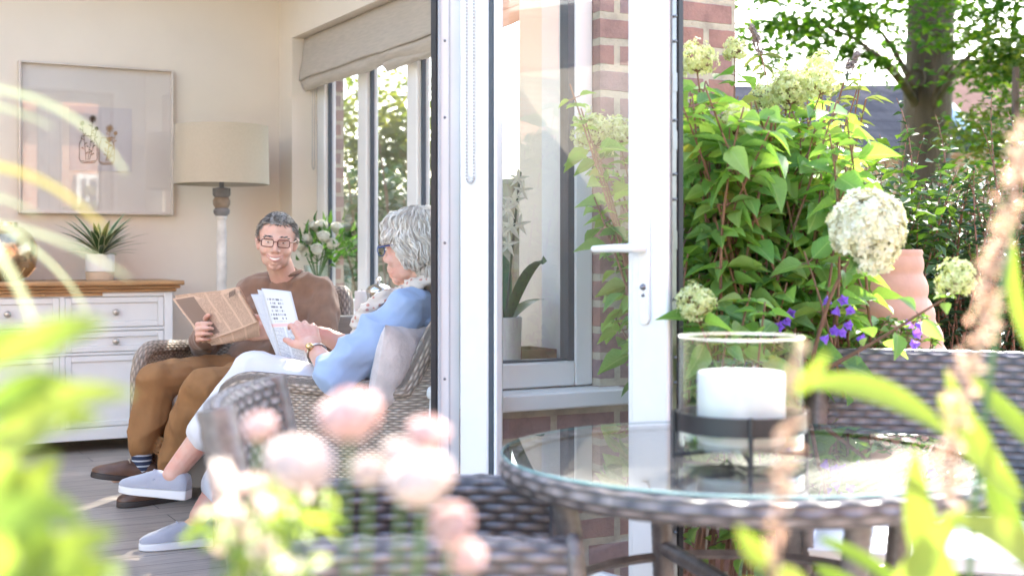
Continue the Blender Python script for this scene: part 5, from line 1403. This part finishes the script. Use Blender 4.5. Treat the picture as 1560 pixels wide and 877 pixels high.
# ================================================================ garden plants
HLEAF=leafmat('hydrangea_leaf',[(.13,.27,.07),(.19,.35,.085),(.24,.41,.11),(.29,.43,.13),(.13,.25,.09),(.12,.26,.07),(.17,.32,.08),(.30,.31,.09)],.42,.5,(2.0,1.9,.75),vein=True)
HSTEM=M('hydrangea_stem',(.20,.10,.06),.6,.2,12)
LIMEB=leafmat('lime_floret',[(.55,.60,.24),(.64,.68,.34),(.72,.74,.45)],.35,.6,(1.1,1.1,.9))
WHITEB=leafmat('white_floret',[(.76,.75,.50),(.83,.81,.63),(.85,.84,.71)],.3,.6,(1.05,1.0,.75))
rh=random.Random(5)
hyd=thing('hydrangea_bush','big leafy hydrangea with lime and white flower heads beside the brick corner','shrub',(2.35,2.95,0))
LV=MB(); STM=MB()
def bloom(c,r,mat,n=170,squash=1.0,sz=.011,parent=hyd,axis=(0,0,1),fill=.75):
    b=MB(); it=[]; c=Vector(c)
    for i in range(n):
        v=rdir(-.75,1,rh); q=Vector((v.x*r,v.y*r,v.z*r*squash))*rh.uniform(fill,1.06)
        q=q+noise.noise_vector(q*40+c)*r*.16
        p=c+q; nr=(v+rdir(rng=rh)*.45).normalized(); s=nr.orthogonal().normalized(); s=Matrix.Rotation(rh.uniform(0,6.28),3,nr)@s; t=nr.cross(s)
        z=sz*rh.uniform(.75,1.3)
        for k in range(4):
            o=(s,t,-s,-t)[k]; it.append((p,(o+nr*.22),nr,z,z*.62))
    T=np.array([(0,.10,0),(0,-.10,0),(.45,.52,.05),(.45,-.52,.05),(1,.30,-.02),(1,-.30,-.02)],float); F=[(0,1,3,2),(2,3,5,4)]
    for (p,d,u,L,w) in it:
        d=Vector(d).normalized(); u=Vector(u); s=u.cross(d).normalized(); u=d.cross(s)
        A=np.array([[d.x*L,d.y*L,d.z*L],[s.x*w,s.y*w,s.z*w],[u.x*L,u.y*L,u.z*L]]); V=T@A+np.array(p); n0=len(b.v)
        b.v.extend(map(tuple,V)); b.f.extend([tuple(i+n0 for i in f) for f in F]); b.mi.extend([0,0])
    # the stalks inside
    for i in range(26):
        v=rdir(-.5,1,rh); STM.tube([c-Vector((0,0,r*.6)),c+Vector((v.x,v.y,v.z*squash))*r*.85],[.0018,.0008],5)
    return b.build('bloom',mat,parent,smooth=False)
def stem(base,tip,bend,pairs,size,leafmb=LV,t0=.25,droop=.5,r0=.006):
    base,tip=Vector(base),Vector(tip); mid=(base+tip)/2+Vector(bend); pts=bez(base,mid,tip,16); STM.tube(pts,[r0-(r0-.0022)*i/16 for i in range(17)],7)
    it=[]; az=rh.uniform(0,3.14)
    for k in range(pairs):
        t=t0+(1-t0)*(k+.5)/pairs; x=t*16; i=min(15,int(x)); p=pts[i].lerp(pts[i+1],x-i); d=(pts[i+1]-pts[i]).normalized()
        az+=math.pi/2+rh.uniform(-.35,.35); s=d.orthogonal().normalized(); s=Matrix.Rotation(az,3,d)@s
        sz=size*(.55+.55*math.sin(math.pi*min(1,.25+.75*(1-t)**.6)))*rh.choice((.55,.75,.9,1.0,1.15,1.25))
        for sg in (-1,1):
            o=(s*sg+d*rh.uniform(.1,.6)+Vector((0,0,-droop*rh.uniform(.0,1.3)))).normalized(); up=(Vector((0,0,1))+rdir(rng=rh)*.75)
            STM.tube([p,p+o*.018],[.0018,.0014],5); it.append((p+o*.016,o,up,sz*rh.uniform(.85,1.1),sz*rh.uniform(.58,.76)))
    # leaf rosette at the tip
    for k in range(4):
        s=Matrix.Rotation(k*1.57+az,3,'Z')@Vector((1,0,.2)); it.append((pts[-2],s,Vector((0,0,1))+rdir(rng=rh)*.3,size*.6*rh.uniform(.7,1.1),size*.32))
    leaves(leafmb,it,'ovate')
# flowering stems: tip pixel, depth, bloom radius, kind
FL_=[(1062,92,3.5,.052,'l'),(1122,190,3.45,.046,'l'),(1120,78,3.75,.035,'l'),(1205,140,3.75,.060,'l'),(1250,108,3.85,.048,'l'),(1228,122,3.9,.04,'l'),(1321,346,3.05,.080,'w'),(1458,425,3.0,.047,'l'),(1060,462,3.1,.046,'l'),(905,205,3.75,.066,'l'),(1250,128,3.7,.05,'l'),(1165,150,3.9,.045,'l'),(1200,128,3.8,.05,'l'),(945,205,3.85,.05,'l')]
for (px,py,d,r,kd) in FL_:
    c=P(px,py,d); bs=Vector((2.35+rh.uniform(-.22,.3),2.95+rh.uniform(-.2,.2),.25))
    if px>1400: bs=P(1260,560,3.3)
    if 1300<px<1330 and py>300: bs=P(1235,560,3.35)
    tip=c-Vector((0,0,r*.55)); bn=Vector((rh.uniform(-.1,.1),rh.uniform(-.1,.1),.12 if px<1400 else -.04))
    big_=kd=='w'; stem(bs,tip,bn,4 if big_ else 9 if px<1400 else 5,.068 if big_ else .086 if px<1400 else .062,t0=.6 if big_ else .25)
    if kd=='w': bloom(c,r,WHITEB,1700,1.0,.0120,fill=.90); bloom(c-Vector((0,0,.07))+D(.015,0),r*.55,WHITEB,260,1.0,.0115,fill=.8)
    else: bloom(c,r,LIMEB,int(300*(r/.05)**1.6),1.05,.0080,fill=.55)
# leafy stems
for i in range(132):
    px=rh.uniform(1035,1300); top=120+ (max(0,px-1240)*.9) + (max(0,1075-px)*.5); py=rh.uniform(top,500 if px<1245 else 340)
    if rh.random()<.30: py=rh.uniform(top,top+110)
    d=rh.uniform(3.3,4.05); tip=P(px,py,d)
    bs=Vector((2.38+rh.uniform(-.3,.35),2.95+rh.uniform(-.25,.25),rh.uniform(.25,.6)))
    if tip.z<.7: bs.z=.2
    stem(bs,tip,Vector((rh.uniform(-.12,.12),rh.uniform(-.12,.12),.10)),8,.084,t0=.30)
for (px,py,d) in ((868,128,3.6),(885,165,3.62),(925,330,3.7),(905,300,3.6),(940,260,3.75),(948,420,3.8),(935,480,3.85),(915,250,3.7)):
    stem(Vector((2.15,2.95,.4)),P(px,py,d),Vector((0,0,.10)),7,.072,t0=.45)
for k in range(44):
    px,py=rh.uniform(1035,1225),rh.uniform(390,560); d=rh.uniform(3.15,3.6); q=P(px,py,d); stem(Vector((q.x+rh.uniform(-.1,.1),q.y+.1,max(.15,q.z-.6))),q,Vector((0,0,.05)),8,.075,t0=.12)
LV.build('foliage',HLEAF,hyd); STM.build('stems',HSTEM,hyd)

# --- ribbed terracotta jar
pj=P(1338,520,3.95); jx,jy=pj.x,pj.y
jar_=thing('terracotta_jar','tall ribbed terracotta jar behind the rattan chair','jar',(jx,jy,0))
TER=M('terracotta',(.56,.32,.235),.9,.16,7,.35,60)
ctl=[(.17,0),(.20,.12),(.235,.35),(.240,.55),(.205,.72),(.170,.85),(.136,.965),(.120,1.05),(.114,1.10)]
prof=[]; zz=np.linspace(0,1.10,120); rr_=np.interp(zz,[c[1] for c in ctl],[c[0] for c in ctl])
for z,r in zip(zz,rr_): prof.append((r*1.12+.010*(abs(math.sin(math.pi*z/.070))**.8)-.008,z))
prof+=[(.127,1.104),(.130,1.112),(.126,1.122),(.110,1.122),(.104,1.10),(.11,.95),(.001,.94)]
b=MB().lathe(prof,64,(jx,jy,0)); b.build('body',TER,jar_,angle=60)

# --- purple campanula tumbling at its foot
cam_=thing('purple_bellflower','trailing plant with purple bell flowers in front of the terracotta jar','plant',(2.55,2.55,0))
PUR=leafmat('purple_petal',[(.22,.09,.50),(.30,.13,.62),(.36,.20,.66)],.35,.5,(1.1,1.0,1.2)); b=MB(); lv=MB(); stm=MB(); it=[]; fl=[]
for i in range(90):
    px=rh.uniform(1165,1430); py=rh.uniform(475,545)+(8 if px>1330 else 0); d=rh.uniform(3.58,3.85); py=min(py,528); tip=P(px,py,d); bs=Vector((tip.x+rh.uniform(-.08,.08),tip.y+.05,tip.z-rh.uniform(.05,.15))); pts=bez(bs,(bs+tip)/2+Vector((0,0,.08)),tip,6); stm.tube(pts,.0016,5)
    for p in pts[2:]:
        for k in range(2): it.append((p,rdir(-.3,.8,rh),Vector((0,0,1))+rdir(rng=rh)*.4,rh.uniform(.018,.034),rh.uniform(.010,.018)))
leaves(lv,it,'ovate'); lv.build('foliage',leafmat('bell_leaf',[(.08,.17,.05),(.13,.25,.07)],.35,.5),cam_); stm.build('stems',HSTEM,cam_)
for (px,py,d) in ((1285,458,3.3),(1298,474,3.28),(1272,475,3.3),(1268,504,3.27),(1280,507,3.25),(1290,495,3.3),(1187,497,3.3),(1196,490,3.33),(1206,478,3.35),(1310,516,3.25),(1383,496,3.2),(1394,508,3.2),(1400,495,3.25),(1418,500,3.25),(1396,524,3.15),(1262,460,3.35),(1255,516,3.22)):
    c=P(px,py,d); b=MB(); ax=(rdir(-.2,.4,rh)+D(0,-1)).normalized(); s=ax.orthogonal().normalized(); tt=ax.cross(s); G=[]
    for a in range(16):
        an=2*math.pi*a/15; fl_=1+.28*math.cos(5*an); G.append([c+(s*math.cos(an)+tt*math.sin(an))*(r*fl_ if r>.006 else r)+ax*z for r,z in ((.0015,-.010),(.0055,-.005),(.0072,.003),(.0125,.009))])
    b.grid(G); b.build('flower',PUR,cam_)

# --- glossy dark shrub
shr=thing('glossy_shrub','dark glossy evergreen shrub with upright reddish shoots behind the jar','shrub',P(1470,560,5.8)); shr.location.z=0
EL_=leafmat('evergreen_leaf',[(.022,.055,.03),(.035,.08,.04),(.055,.105,.05),(.10,.15,.07)],.12,.28,(1.6,1.8,.8)); b=MB(); st=MB(); it=[]
def shoot(bs,tip,nl,L):
    pts=bez(bs,(bs+tip)/2+Vector((rh.uniform(-.1,.1),rh.uniform(-.1,.1),.1)),tip,10); st.tube(pts,[.006-.0042*i/10 for i in range(11)],5)
    for k in range(nl):
        t=.12+.88*k/nl; x=t*10; i=min(9,int(x)); p=pts[i].lerp(pts[i+1],x-i); a=k*2.4; o=Vector((math.cos(a),math.sin(a),rh.uniform(.0,.7))); l=L*rh.uniform(.7,1.15)*(1.05-.45*t); it.append((p,o,Vector((0,0,1))+rdir(rng=rh)*.4,l,l*.46))
for i in range(330):
    px=rh.uniform(1318,1660); py=rh.uniform(262,520) if rh.random()<.85 else rh.uniform(240,300); d=rh.uniform(5.0,6.5); tip=P(px,py,d); bs=Vector((tip.x+rh.uniform(-.25,.25),tip.y+rh.uniform(-.2,.2),max(.05,tip.z-.75))); shoot(bs,tip,26,.075)
for (px,py) in ((1366,150),(1425,175),(1512,130),(1494,190),(1385,190),(1450,205),(1340,205),(1535,170),(1408,205)):
    tip=P(px,py,rh.uniform(5.2,5.8)); shoot(tip+Vector((rh.uniform(-.1,.1),0,-.7)),tip,22,.07)
leaves(b,it,'ovate'); b.build('foliage',EL_,shr); st.build('shoots',M('red_shoot',(.22,.10,.06),.6,.15,15),shr)

# --- trees
BARK=M('bark',(.105,.066,.042),.9,.35,3,.9,14,stretch=(3,3,.5),dist=.03)
TL=leafmat('tree_leaf',[(.03,.085,.015),(.05,.12,.02),(.075,.15,.025),(.11,.18,.03)],.5,.5,(2.0,2.0,.5)); TLY=leafmat('yellow_green_leaf',[(.07,.11,.02),(.11,.14,.03),(.15,.17,.04)],.45,.5,(1.8,1.7,.5))
def tree(name,label,base,h,r,limbs,cl,nleaf,lsz,mat,seed,knot=False):
    rt=random.Random(seed); t=thing(name,label,'tree',base); b=MB(); base=Vector(base)
    pts=[base+Vector((.12*math.sin(z*.5)*r*3,.08*math.sin(z*.8+1)*r*3,z)) for z in np.linspace(-.05,h,14)]; rs=[r*(1.35 if i==0 else 1.1 if i==1 else 1-.55*i/13) for i in range(14)]
    b.tube(pts,rs,18)
    if knot: 
        q=P(1397,118,14-r*.94); b.tube([q+W(0,0,0)*0+D(.07*math.cos(rad(a)),-.0)+Vector((0,0,.09*math.sin(rad(a)))) for a in range(0,360,24)],.028,8,closed=True)
    for (z0,tip,rr0) in limbs:
        i=min(12,int(z0/h*13)); tip=Vector(tip); p0=pts[i]; b.tube(bez(p0,(p0+tip)/2+Vector((0,0,.5)),tip,10),[rr0*(1-.85*k/10) for k in range(11)],8)
    b.build('trunk',BARK,t)
    lv=MB(); T,F=leaf_template('quad'); it=[]
    for (c,rad_,n) in cl:
        c=Vector(c)
        # twigs give every clump a layered shape
        for k in range(max(3,n//45)):
            tc=c+rdir(-.7,1,rt)*rad_*rt.uniform(.25,1)**.7; dr=(tc-c).normalized() if (tc-c).length>1e-4 else Vector((0,0,1))
            for j in range(45):
                q=tc+dr*rt.uniform(-.3,.3)*rad_*.55+Vector((rt.gauss(0,1),rt.gauss(0,1),rt.gauss(0,.38)))*rad_*.20; it.append((q,rdir(-.6,.3,rt),Vector((0,0,1))+rdir(rng=rt)*.6,lsz*rt.uniform(.7,1.3),lsz*rt.uniform(.5,.75)))
    leaves(lv,it,'quad'); lv.build('crown',mat,t,smooth=False); return t
tb=P(1402,300,14); tb.z=0; cl=[]; limbs=[]
rt_=random.Random(8)
for (px,py,d,r_,n) in ((1150,10,12.5,.9,500),(1230,40,12.5,.7,360),(1290,20,13,.8,500),(1310,75,12.8,.4,180),(1180,-60,12,1.2,700),(1385,-30,15.2,.9,500),(1425,30,15.2,.7,330),(1480,30,12.5,1.0,700),(1535,80,12,.9,600),(1530,115,12.2,.5,260),(1560,20,11.5,1.1,700),(1560,150,11.8,.8,500),(1620,80,11.5,1.2,700),(1450,-60,13,1.5,900),(1330,-90,13,1.6,900),(1255,8,12,.5,200),(1330,60,14.8,.45,160),(1225,-30,13,.9,420),(1540,220,12.5,.6,300),(1480,70,12.6,.35,130),(1290,95,12.6,.3,70)):
    cl.append((P(px,py,d),r_,n))
for i in range(54):  # upper crown out of view, shaped to shade the room and table
    a=rt_.uniform(0,6.28); q=math.sqrt(rt_.random())*4.8; cl.append((tb+Vector((-.2+q*math.cos(a),.1+q*math.sin(a),rt_.uniform(5.2,9.6))),1.35,460))
for (px,py,d) in ((1290,75,12.8),(1240,40,12.6),(1500,120,12.4),(1540,60,12.2),(1300,20,13),(1480,95,12.6)): limbs.append((3.2,P(px,py,d),.045))
tree('oak_tree','big spreading tree with thick knotty trunk behind the shrubs',tb,11,.30,limbs,cl,0,.105,TL,4,True)
yb=P(1545,300,10.5); yb.z=0; cl=[(P(px,py,d),r_,n) for px,py,d,r_,n in ((1535,180,10.6,.5,420),(1570,250,10.2,.6,500),(1525,285,10.4,.4,260),(1590,150,10.5,.7,500),(1620,300,10,.8,500))]
tree('small_tree','small yellow green tree glowing at the right edge of the garden',yb,2.6,.06,[],cl,0,.075,TLY,6)
# shrubs outside the side window and a belt of greenery beyond
def bushy(name,label,cat,spots,mat,seed,lsz,cut=45):
    rt=random.Random(seed); c0=Vector(spots[0][0]); t=thing(name,label,cat,(c0.x,c0.y,0)); it=[]; b=MB()
    for (c,r_,n) in spots:
        c=Vector(c); b.tube([Vector((c.x,c.y,-.05)),c],[.02,.006],6)
        for i in range(n):
            v=rdir(rng=rt)*r_*rt.random()**.45; v=v*(1+.35*noise.noise(v*3+c)); it.append((c+v,rdir(-.7,.6,rt),Vector((0,0,1))+rdir(rng=rt)*.7,lsz*rt.uniform(.7,1.3),lsz*rt.uniform(.42,.6)))
    lv=MB(); leaves(lv,it,'quad' if lsz<.06 or True else 'ovate'); lv.build('foliage',mat,t,smooth=False); b.build('stems',BARK,t); return t
WG=leafmat('window_green',[(.035,.07,.03),(.05,.095,.04),(.07,.12,.055)],.18,.5,(1.3,1.4,.8))
def big(name,label,spots,mat,seed,n,L):
    rt=random.Random(seed); c0=Vector(spots[0]); t=thing(name,label,'climber',(c0.x,c0.y,0)); lv=MB(); st=MB(); it=[]
    for tip in spots:
        tip=Vector(tip); bs=Vector((tip.x+rt.uniform(-.1,.2),tip.y+rt.uniform(-.3,.3),0)); pts=bez(bs,(bs+tip)/2+Vector((.1,0,.2)),tip,12); st.tube(pts,.005,5)
        for k in range(n):
            x=rt.uniform(2,12); i=min(11,int(x)); p=pts[i].lerp(pts[i+1],x-i); it.append((p,rdir(-.4,.4,rt),Vector((0,0,1))+rdir(rng=rt)*.5,L*rt.uniform(.6,1.2),L*rt.uniform(.4,.55)))
    leaves(lv,it,'ovate'); lv.build('foliage',mat,t); st.build('stems',HSTEM,t)
big('climbing_plant','leafy climber growing up outside the far end of the side window',[onX(535,py,3.2)+Vector((rh.uniform(-.2,.3),rh.uniform(-.5,.5),0)) for py in (200,240,280,300,350,390,420,330,260)],WG,12,12,.17)
big('tall_climber','pale twisting climber seen through the middle of the side window',[onX(620,py,3.6)+Vector((rh.uniform(-.2,.3),rh.uniform(-.5,.5),0)) for py in (160,200,215,260,300,340,300)],WG,13,10,.15)
bushy('round_bush','bushy green shrub against the timber fence','shrub',[(onX(545,330,3.9),.40,380),(onX(610,330,4.1),.35,320),(onX(575,290,4.2),.3,200)],WG,14,.10)
bushy('yellow_tree','airy yellow green tree beyond the timber fence','tree',[(P(610,205,15),.8,900),(P(540,190,16),1.0,900),(P(590,240,15),.7,700),(P(640,230,15),.6,500)],TLY,15,.13)
HEDG=leafmat('hedge_leaf',[(.03,.075,.02),(.05,.11,.025),(.08,.15,.035)],.35,.5)
sp=[]
for i in range(26): sp.append((P(1100+i*24,rh.uniform(420,460),rh.uniform(12,15)),rh.uniform(.5,.8),620))
bushy('garden_hedge','loose green hedge across the end of the garden','hedge',sp,HEDG,16,.10)
sp=[]
for i in range(24): sp.append((Vector((-3.5+i*.55,-4.9+rh.uniform(-.3,.3),rh.uniform(.5,1.3))),rh.uniform(.4,.65),420))
bushy('border_shrubs','leafy border shrubs along the far edge of the patio, mirrored in the glass','hedge',sp,HEDG,18,.09)
# tall grey seed-head shoots above the hydrangea
bud=thing('buddleia','arching grey buddleia sprays with spent flower spikes above the hydrangea','shrub',P(1215,400,5.2)); bud.location.z=0
GRY=M('spent_flower',(.22,.20,.19),.9,.3,40); b=MB(); st=MB(); it=[]
for (px0,py0,px1,py1) in ((1200,300,1146,45),(1245,300,1305,84)):
    p0,p1=P(px0,py0,5.2),P(px1,py1,5.0); pts=bez(p0,p0.lerp(p1,.6)+Vector((0,0,.15)),p1,14); b=MB(); st.tube(pts,[.005-.003*i/14 for i in range(15)],5)
    for i in range(11,15):
        for k in range(26): q=pts[i]+rdir(rng=rh)*.012*(1.3 if i<13 else .8)+(pts[i]-pts[i-1])*rh.uniform(-.5,.5); b.ell(q,(.005,.005,.006),n=6)
    b.build('spent_spike',GRY,bud)
    for i in range(3,11):
        for s_ in (-1,1): it.append((pts[i],rdir(-.4,.3,rh),Vector((0,0,1)),.10*rh.uniform(.6,1.1),.022))
for i in range(14):
    p1=P(rh.uniform(1170,1330),rh.uniform(120,210),5.1+rh.uniform(-.3,.4)); p0=P(1240+rh.uniform(-40,40),420,5.3); pts=bez(p0,p0.lerp(p1,.5),p1,10); st.tube(pts,.003,5)
    for q in pts[2:]:
        for s_ in (-1,1): it.append((q,rdir(-.3,.4,rh),Vector((0,0,1)),.09*rh.uniform(.6,1.1),.02))
lv=MB(); leaves(lv,it,'lance'); lv.build('foliage',leafmat('grey_green_leaf',[(.09,.13,.08),(.14,.18,.10)],.3,.6),bud); st.build('stems',HSTEM,bud)
sp=[]
for i in range(12): sp.append((P(1120+i*22,rh.uniform(330,430),rh.uniform(5.0,6.0)),rh.uniform(.28,.42),420))
bushy('low_shrub','mid green bushy shrub filling the gap behind the hydrangea','shrub',sp,HEDG,19,.07)

# ================================================================ foreground plants, close to the lens
rf=random.Random(77)
LIME=leafmat('lime_leaf',[(.13,.20,.03),(.19,.26,.04),(.26,.31,.07)],.42,.5,(1.3,1.3,.85))
fp=thing('lime_foliage','lime green leafy plant close to the camera at lower left','plant',P(60,900,.68)); b=MB(); st=MB()
def blade(mb,p0,p1,p2,w,up=(0,0,1),n=12,prof=None): ribbon(mb,bez(p0,p1,p2,n),prof or (lambda t: w*math.sin(math.pi*min(1,.08+.92*t))**.75+.0002),up)
for (a,m_,e,d,w) in (((-30,560),(80,500),(165,490),.58,.0085),((-40,640),(110,590),(205,600),.60,.007),((-60,700),(60,620),(160,640),.62,.008),((0,930),(70,830),(180,810),.56,.009),((-20,900),(20,760),(90,690),.60,.010),((-40,820),(60,740),(130,800),.54,.008),((100,930),(60,820),(10,760),.56,.009),((-60,540),(20,500),(90,540),.62,.008),((60,940),(140,850),(190,870),.57,.008),((-50,660),(40,560),(120,590),.6,.008),((-40,740),(30,650),(95,640),.58,.008),((-30,930),(50,860),(140,870),.56,.010),((-50,780),(20,700),(70,760),.6,.009)):
    d*=1.28; w*=1.2
    blade(b,P(*a,d),P(*m_,d-.02),P(*e,d+.01),w,up=(D(.3,-1)+Vector((0,0,.6))))
    st.tube([P(20,960,.8),P(*a,d)],.0012,6)
b.build('foliage',LIME,fp); st.build('stems',ST,fp)
gr=thing('variegated_grass','arching cream striped grass blades close to the camera at left','grass tuft',P(-60,520,.75)); b=MB()
GRL=leafmat('cream_blade',[(.34,.40,.26),(.42,.46,.32)],.35,.5,(1.1,1.1,.9)); GRL2=leafmat('gold_blade',[(.34,.33,.10),(.42,.38,.13)],.35,.5,(1.2,1.1,.7))
for (a,m_,e,d,w,y) in (((-80,130),(110,130),(192,265),.80,.0024,0),((-80,150),(20,160),(80,195),.82,.0020,0),((-80,250),(60,240),(160,350),.74,.0028,1),((-80,290),(0,290),(60,330),.80,.0022,0),((-80,340),(60,330),(198,425),.78,.0022,0),((-60,330),(50,420),(62,560),.72,.0030,0),((-80,300),(90,380),(135,480),.9,.002,0)):
    d*=1.4; w*=1.15
    bb=MB(); ribbon(bb,bez(P(*a,d),P(*m_,d),P(*e,d+.02),14),lambda t,w=w: w*(1-.75*t**2.2),D(.1,-1)+Vector((0,0,.4))); bb.build('blade',GRL2 if y else GRL,gr)
# pink roses
rs_=thing('rose_bush','pale pink spray roses and buds in front of the dark chair','rose bush',P(520,960,.8)); PK=leafmat('pink_petal',[(.84,.65,.63),(.86,.72,.69),(.87,.78,.75)],.45,.6,(1.1,.95,.9)); PKW=leafmat('blush_petal',[(.87,.79,.75),(.88,.83,.79)],.45,.6,(1.1,1.0,.95))
st=MB(); lv=MB(); it=[]
for (px,py,d,r_,w) in ((534,632,1.0,.0265,0),(652,660,1.02,.0175,0),(455,708,.95,.0265,1),(562,716,1.0,.0150,1),(640,730,.97,.0270,1),(688,800,1.0,.0190,0),(706,846,1.02,.0175,0),(395,650,1.08,.0150,0),(612,692,1.0,.0160,1)):
    d*=.86; r_*=.98
    c=P(px,py,d); b=MB(); rose(b,c,r_*1.0,D(0,-.6)+Vector((0,0,.9))+rdir(rng=rf)*.35,rf,6,.68); o=b.build('rose',PKW if w else PK,rs_); md=o.modifiers.new('t','SOLIDIFY'); md.thickness=.0006
    MB().tube(bez(P(px+rf.uniform(-60,40),980,d+.05),P(px+rf.uniform(-30,30),900,d+.02),c-Vector((0,0,r_*.4)),8),[.0022,.002,.002,.0018,.0016,.0016,.0015,.0014,.0014],6).build('stem',ST,rs_)
for i in range(26):
    px,py=rf.uniform(330,470),rf.uniform(720,877); d=rf.uniform(.9,1.1); c=P(px,py,d); b=MB(); rose(b,c,rf.uniform(.008,.014),rdir(.2,1,rf),rf,3); b.build('bud',PK if rf.random()<.5 else PKW,rs_)
    MB().tube([P(px+rf.uniform(-20,20),960,d),c],.0012,5).build('stem',ST,rs_)
for i in range(60):
    px,py=rf.gauss(410,60),rf.uniform(745,900)
    if px>520 or px<318: px=rf.uniform(330,520)
    it.append((P(px,py,rf.uniform(.9,1.12)),rdir(-.5,.8,rf),Vector((0,0,1))+rdir(rng=rf)*.6,rf.uniform(.022,.04),rf.uniform(.011,.018)))
leaves(lv,it,'ovate'); lv.build('foliage',LIME,rs_)
# lime willow-leaved plant at right
rp=thing('willow_leaf_plant','lime willow leaved plant close to the camera at lower right','plant',P(1440,960,.7)); b=MB(); st=MB()
for (a,m_,e,d,w) in (((1235,585),(1345,570),(1452,668),.72,.0085),((1432,600),(1450,660),(1500,720),.74,.006),((1500,980),(1380,860),(1395,680),.68,.012),((1560,760),(1480,700),(1440,560),.70,.009),((1330,960),(1400,850),(1475,760),.66,.008),((1590,880),(1510,800),(1500,640),.72,.010),((1250,820),(1330,850),(1420,930),.70,.0045),((1620,700),(1540,650),(1470,560),.75,.008),((1590,560),(1530,480),(1545,360),.8,.006),((1380,960),(1300,900),(1240,860),.72,.008),((1600,900),(1560,800),(1440,790),.66,.010)):
    d*=1.75; w*=1.6
    blade(b,P(*a,d),P(*m_,d-.01),P(*e,d),w,up=(D(.2,-1)+Vector((0,0,.5))))
st.tube(bez(P(1470,990,1.26),P(1480,720,1.26),P(1545,330,1.33),12),.0032,6); b.build('foliage',LIME,rp); st.build('stems',ST,rp)
sp_=thing('salmon_plume','salmon pink plume of tiny leaves close to the camera at right','plant',P(1500,960,.85)); SAL=leafmat('salmon_leaf',[(.52,.36,.30),(.58,.45,.38),(.48,.44,.32)],.45,.6,(1.2,1.0,.8)); it=[]; st=MB(); pts=bez(P(1440,760,1.1),P(1480,500,1.12),P(1575,190,1.15),30); st.tube(pts,.0016,6)
for p in pts:
    for k in range(8): q=p+rdir(rng=rf)*rf.uniform(.003,.012); it.append((q,rdir(-.3,.9,rf),rdir(rng=rf),rf.uniform(.008,.016),rf.uniform(.004,.007)))
lv=MB(); leaves(lv,it,'ovate'); lv.build('foliage',SAL,sp_); st.build('stems',HSTEM,sp_)
s2=thing('salmon_sprig','thin pinkish stem with lime leaves blurred across the glass lantern','plant',P(1180,980,.72)); st=MB(); it=[]; pts=bez(P(1165,980,.95),P(1190,760,.96),P(1215,530,1.0),24); st.tube(pts,.0016,6)
for i,p in enumerate(pts):
    for k in range(5): it.append((p+rdir(rng=rf)*.005,rdir(-.3,.9,rf),rdir(rng=rf),rf.uniform(.006,.012),rf.uniform(.003,.006)))
lv=MB(); leaves(lv,it,'ovate'); lv.build('foliage',SAL,s2); st.build('stem',HSTEM,s2); b=MB()
for (a,m_,e,d,w) in (((1180,860),(1150,850),(1122,800),.96,.009),((1185,870),(1215,880),(1245,960),.95,.009),((1160,900),(1130,890),(1100,960),.96,.009),((1205,600),(1235,580),(1262,535),1.0,.006)): blade(b,P(*a,d),P(*m_,d),P(*e,d),w,up=D(.2,-1)+Vector((0,0,.4)))
b.build('lime_leaves',LIME,s2)
# ================================================================ camera, light
cam_d = bpy.data.cameras.new('camera'); cam = bpy.data.objects.new('camera', cam_d); C.objects.link(cam)
cam.location = (0,0,EYE); cam.rotation_euler = (math.pi/2, 0, -ALPHA)
cam_d.sensor_width = 36; cam_d.lens = 36*FP/1560; cam_d.shift_y = -(438.5-HOR)/1560
cam_d.clip_start = .03; cam_d.clip_end = 500
cam_d.dof.use_dof = True; cam_d.dof.focus_distance = 4.5; cam_d.dof.aperture_fstop = 2.9; cam_d.dof.aperture_blades = 9
sc.camera = cam
w = bpy.data.worlds.new('World'); sc.world = w; w.use_nodes = True
nt = w.node_tree; bg = nt.nodes['Background']
sky = nt.nodes.new('ShaderNodeTexSky'); sky.sky_type = 'NISHITA'; sky.sun_disc = False
SUN_EL, SUN_DIR = rad(40), Vector((.74,.67,0)).normalized()
az = math.atan2(SUN_DIR.x, SUN_DIR.y)
sky.sun_elevation = SUN_EL; sky.sun_rotation = az; sky.air_density = 1.0; sky.dust_density = 2.0; sky.ozone_density = 1
nt.links.new(sky.outputs[0], bg.inputs[0]); bg.inputs[1].default_value = .15
sd = bpy.data.lights.new('sun','SUN'); so = bpy.data.objects.new('sun', sd); C.objects.link(so)
sd.energy = 3.6; sd.angle = rad(.5); sd.color = (1,.93,.82)
tos = Vector((SUN_DIR.x*math.cos(SUN_EL), SUN_DIR.y*math.cos(SUN_EL), math.sin(SUN_EL)))
so.rotation_euler = tos.to_track_quat('Z','Y').to_euler()
vs = sc.view_settings; vs.view_transform = 'Standard'; vs.look = 'None'; vs.gamma = 1; vs.exposure = EXPO if 'EXPO' in globals() else 2.0
vs.use_curve_mapping = False
cy = sc.cycles
cy.use_denoising = True
try: cy.denoiser = 'OPENIMAGEDENOISE'; cy.denoising_input_passes = 'RGB_ALBEDO_NORMAL'
except Exception: pass
cy.max_bounces = 10; cy.diffuse_bounces = 5; cy.glossy_bounces = 5; cy.transmission_bounces = 6; cy.transparent_max_bounces = 24
cy.caustics_reflective = False; cy.caustics_refractive = False; cy.sample_clamp_indirect = 8
cy.use_adaptive_sampling = True; cy.adaptive_threshold = .02
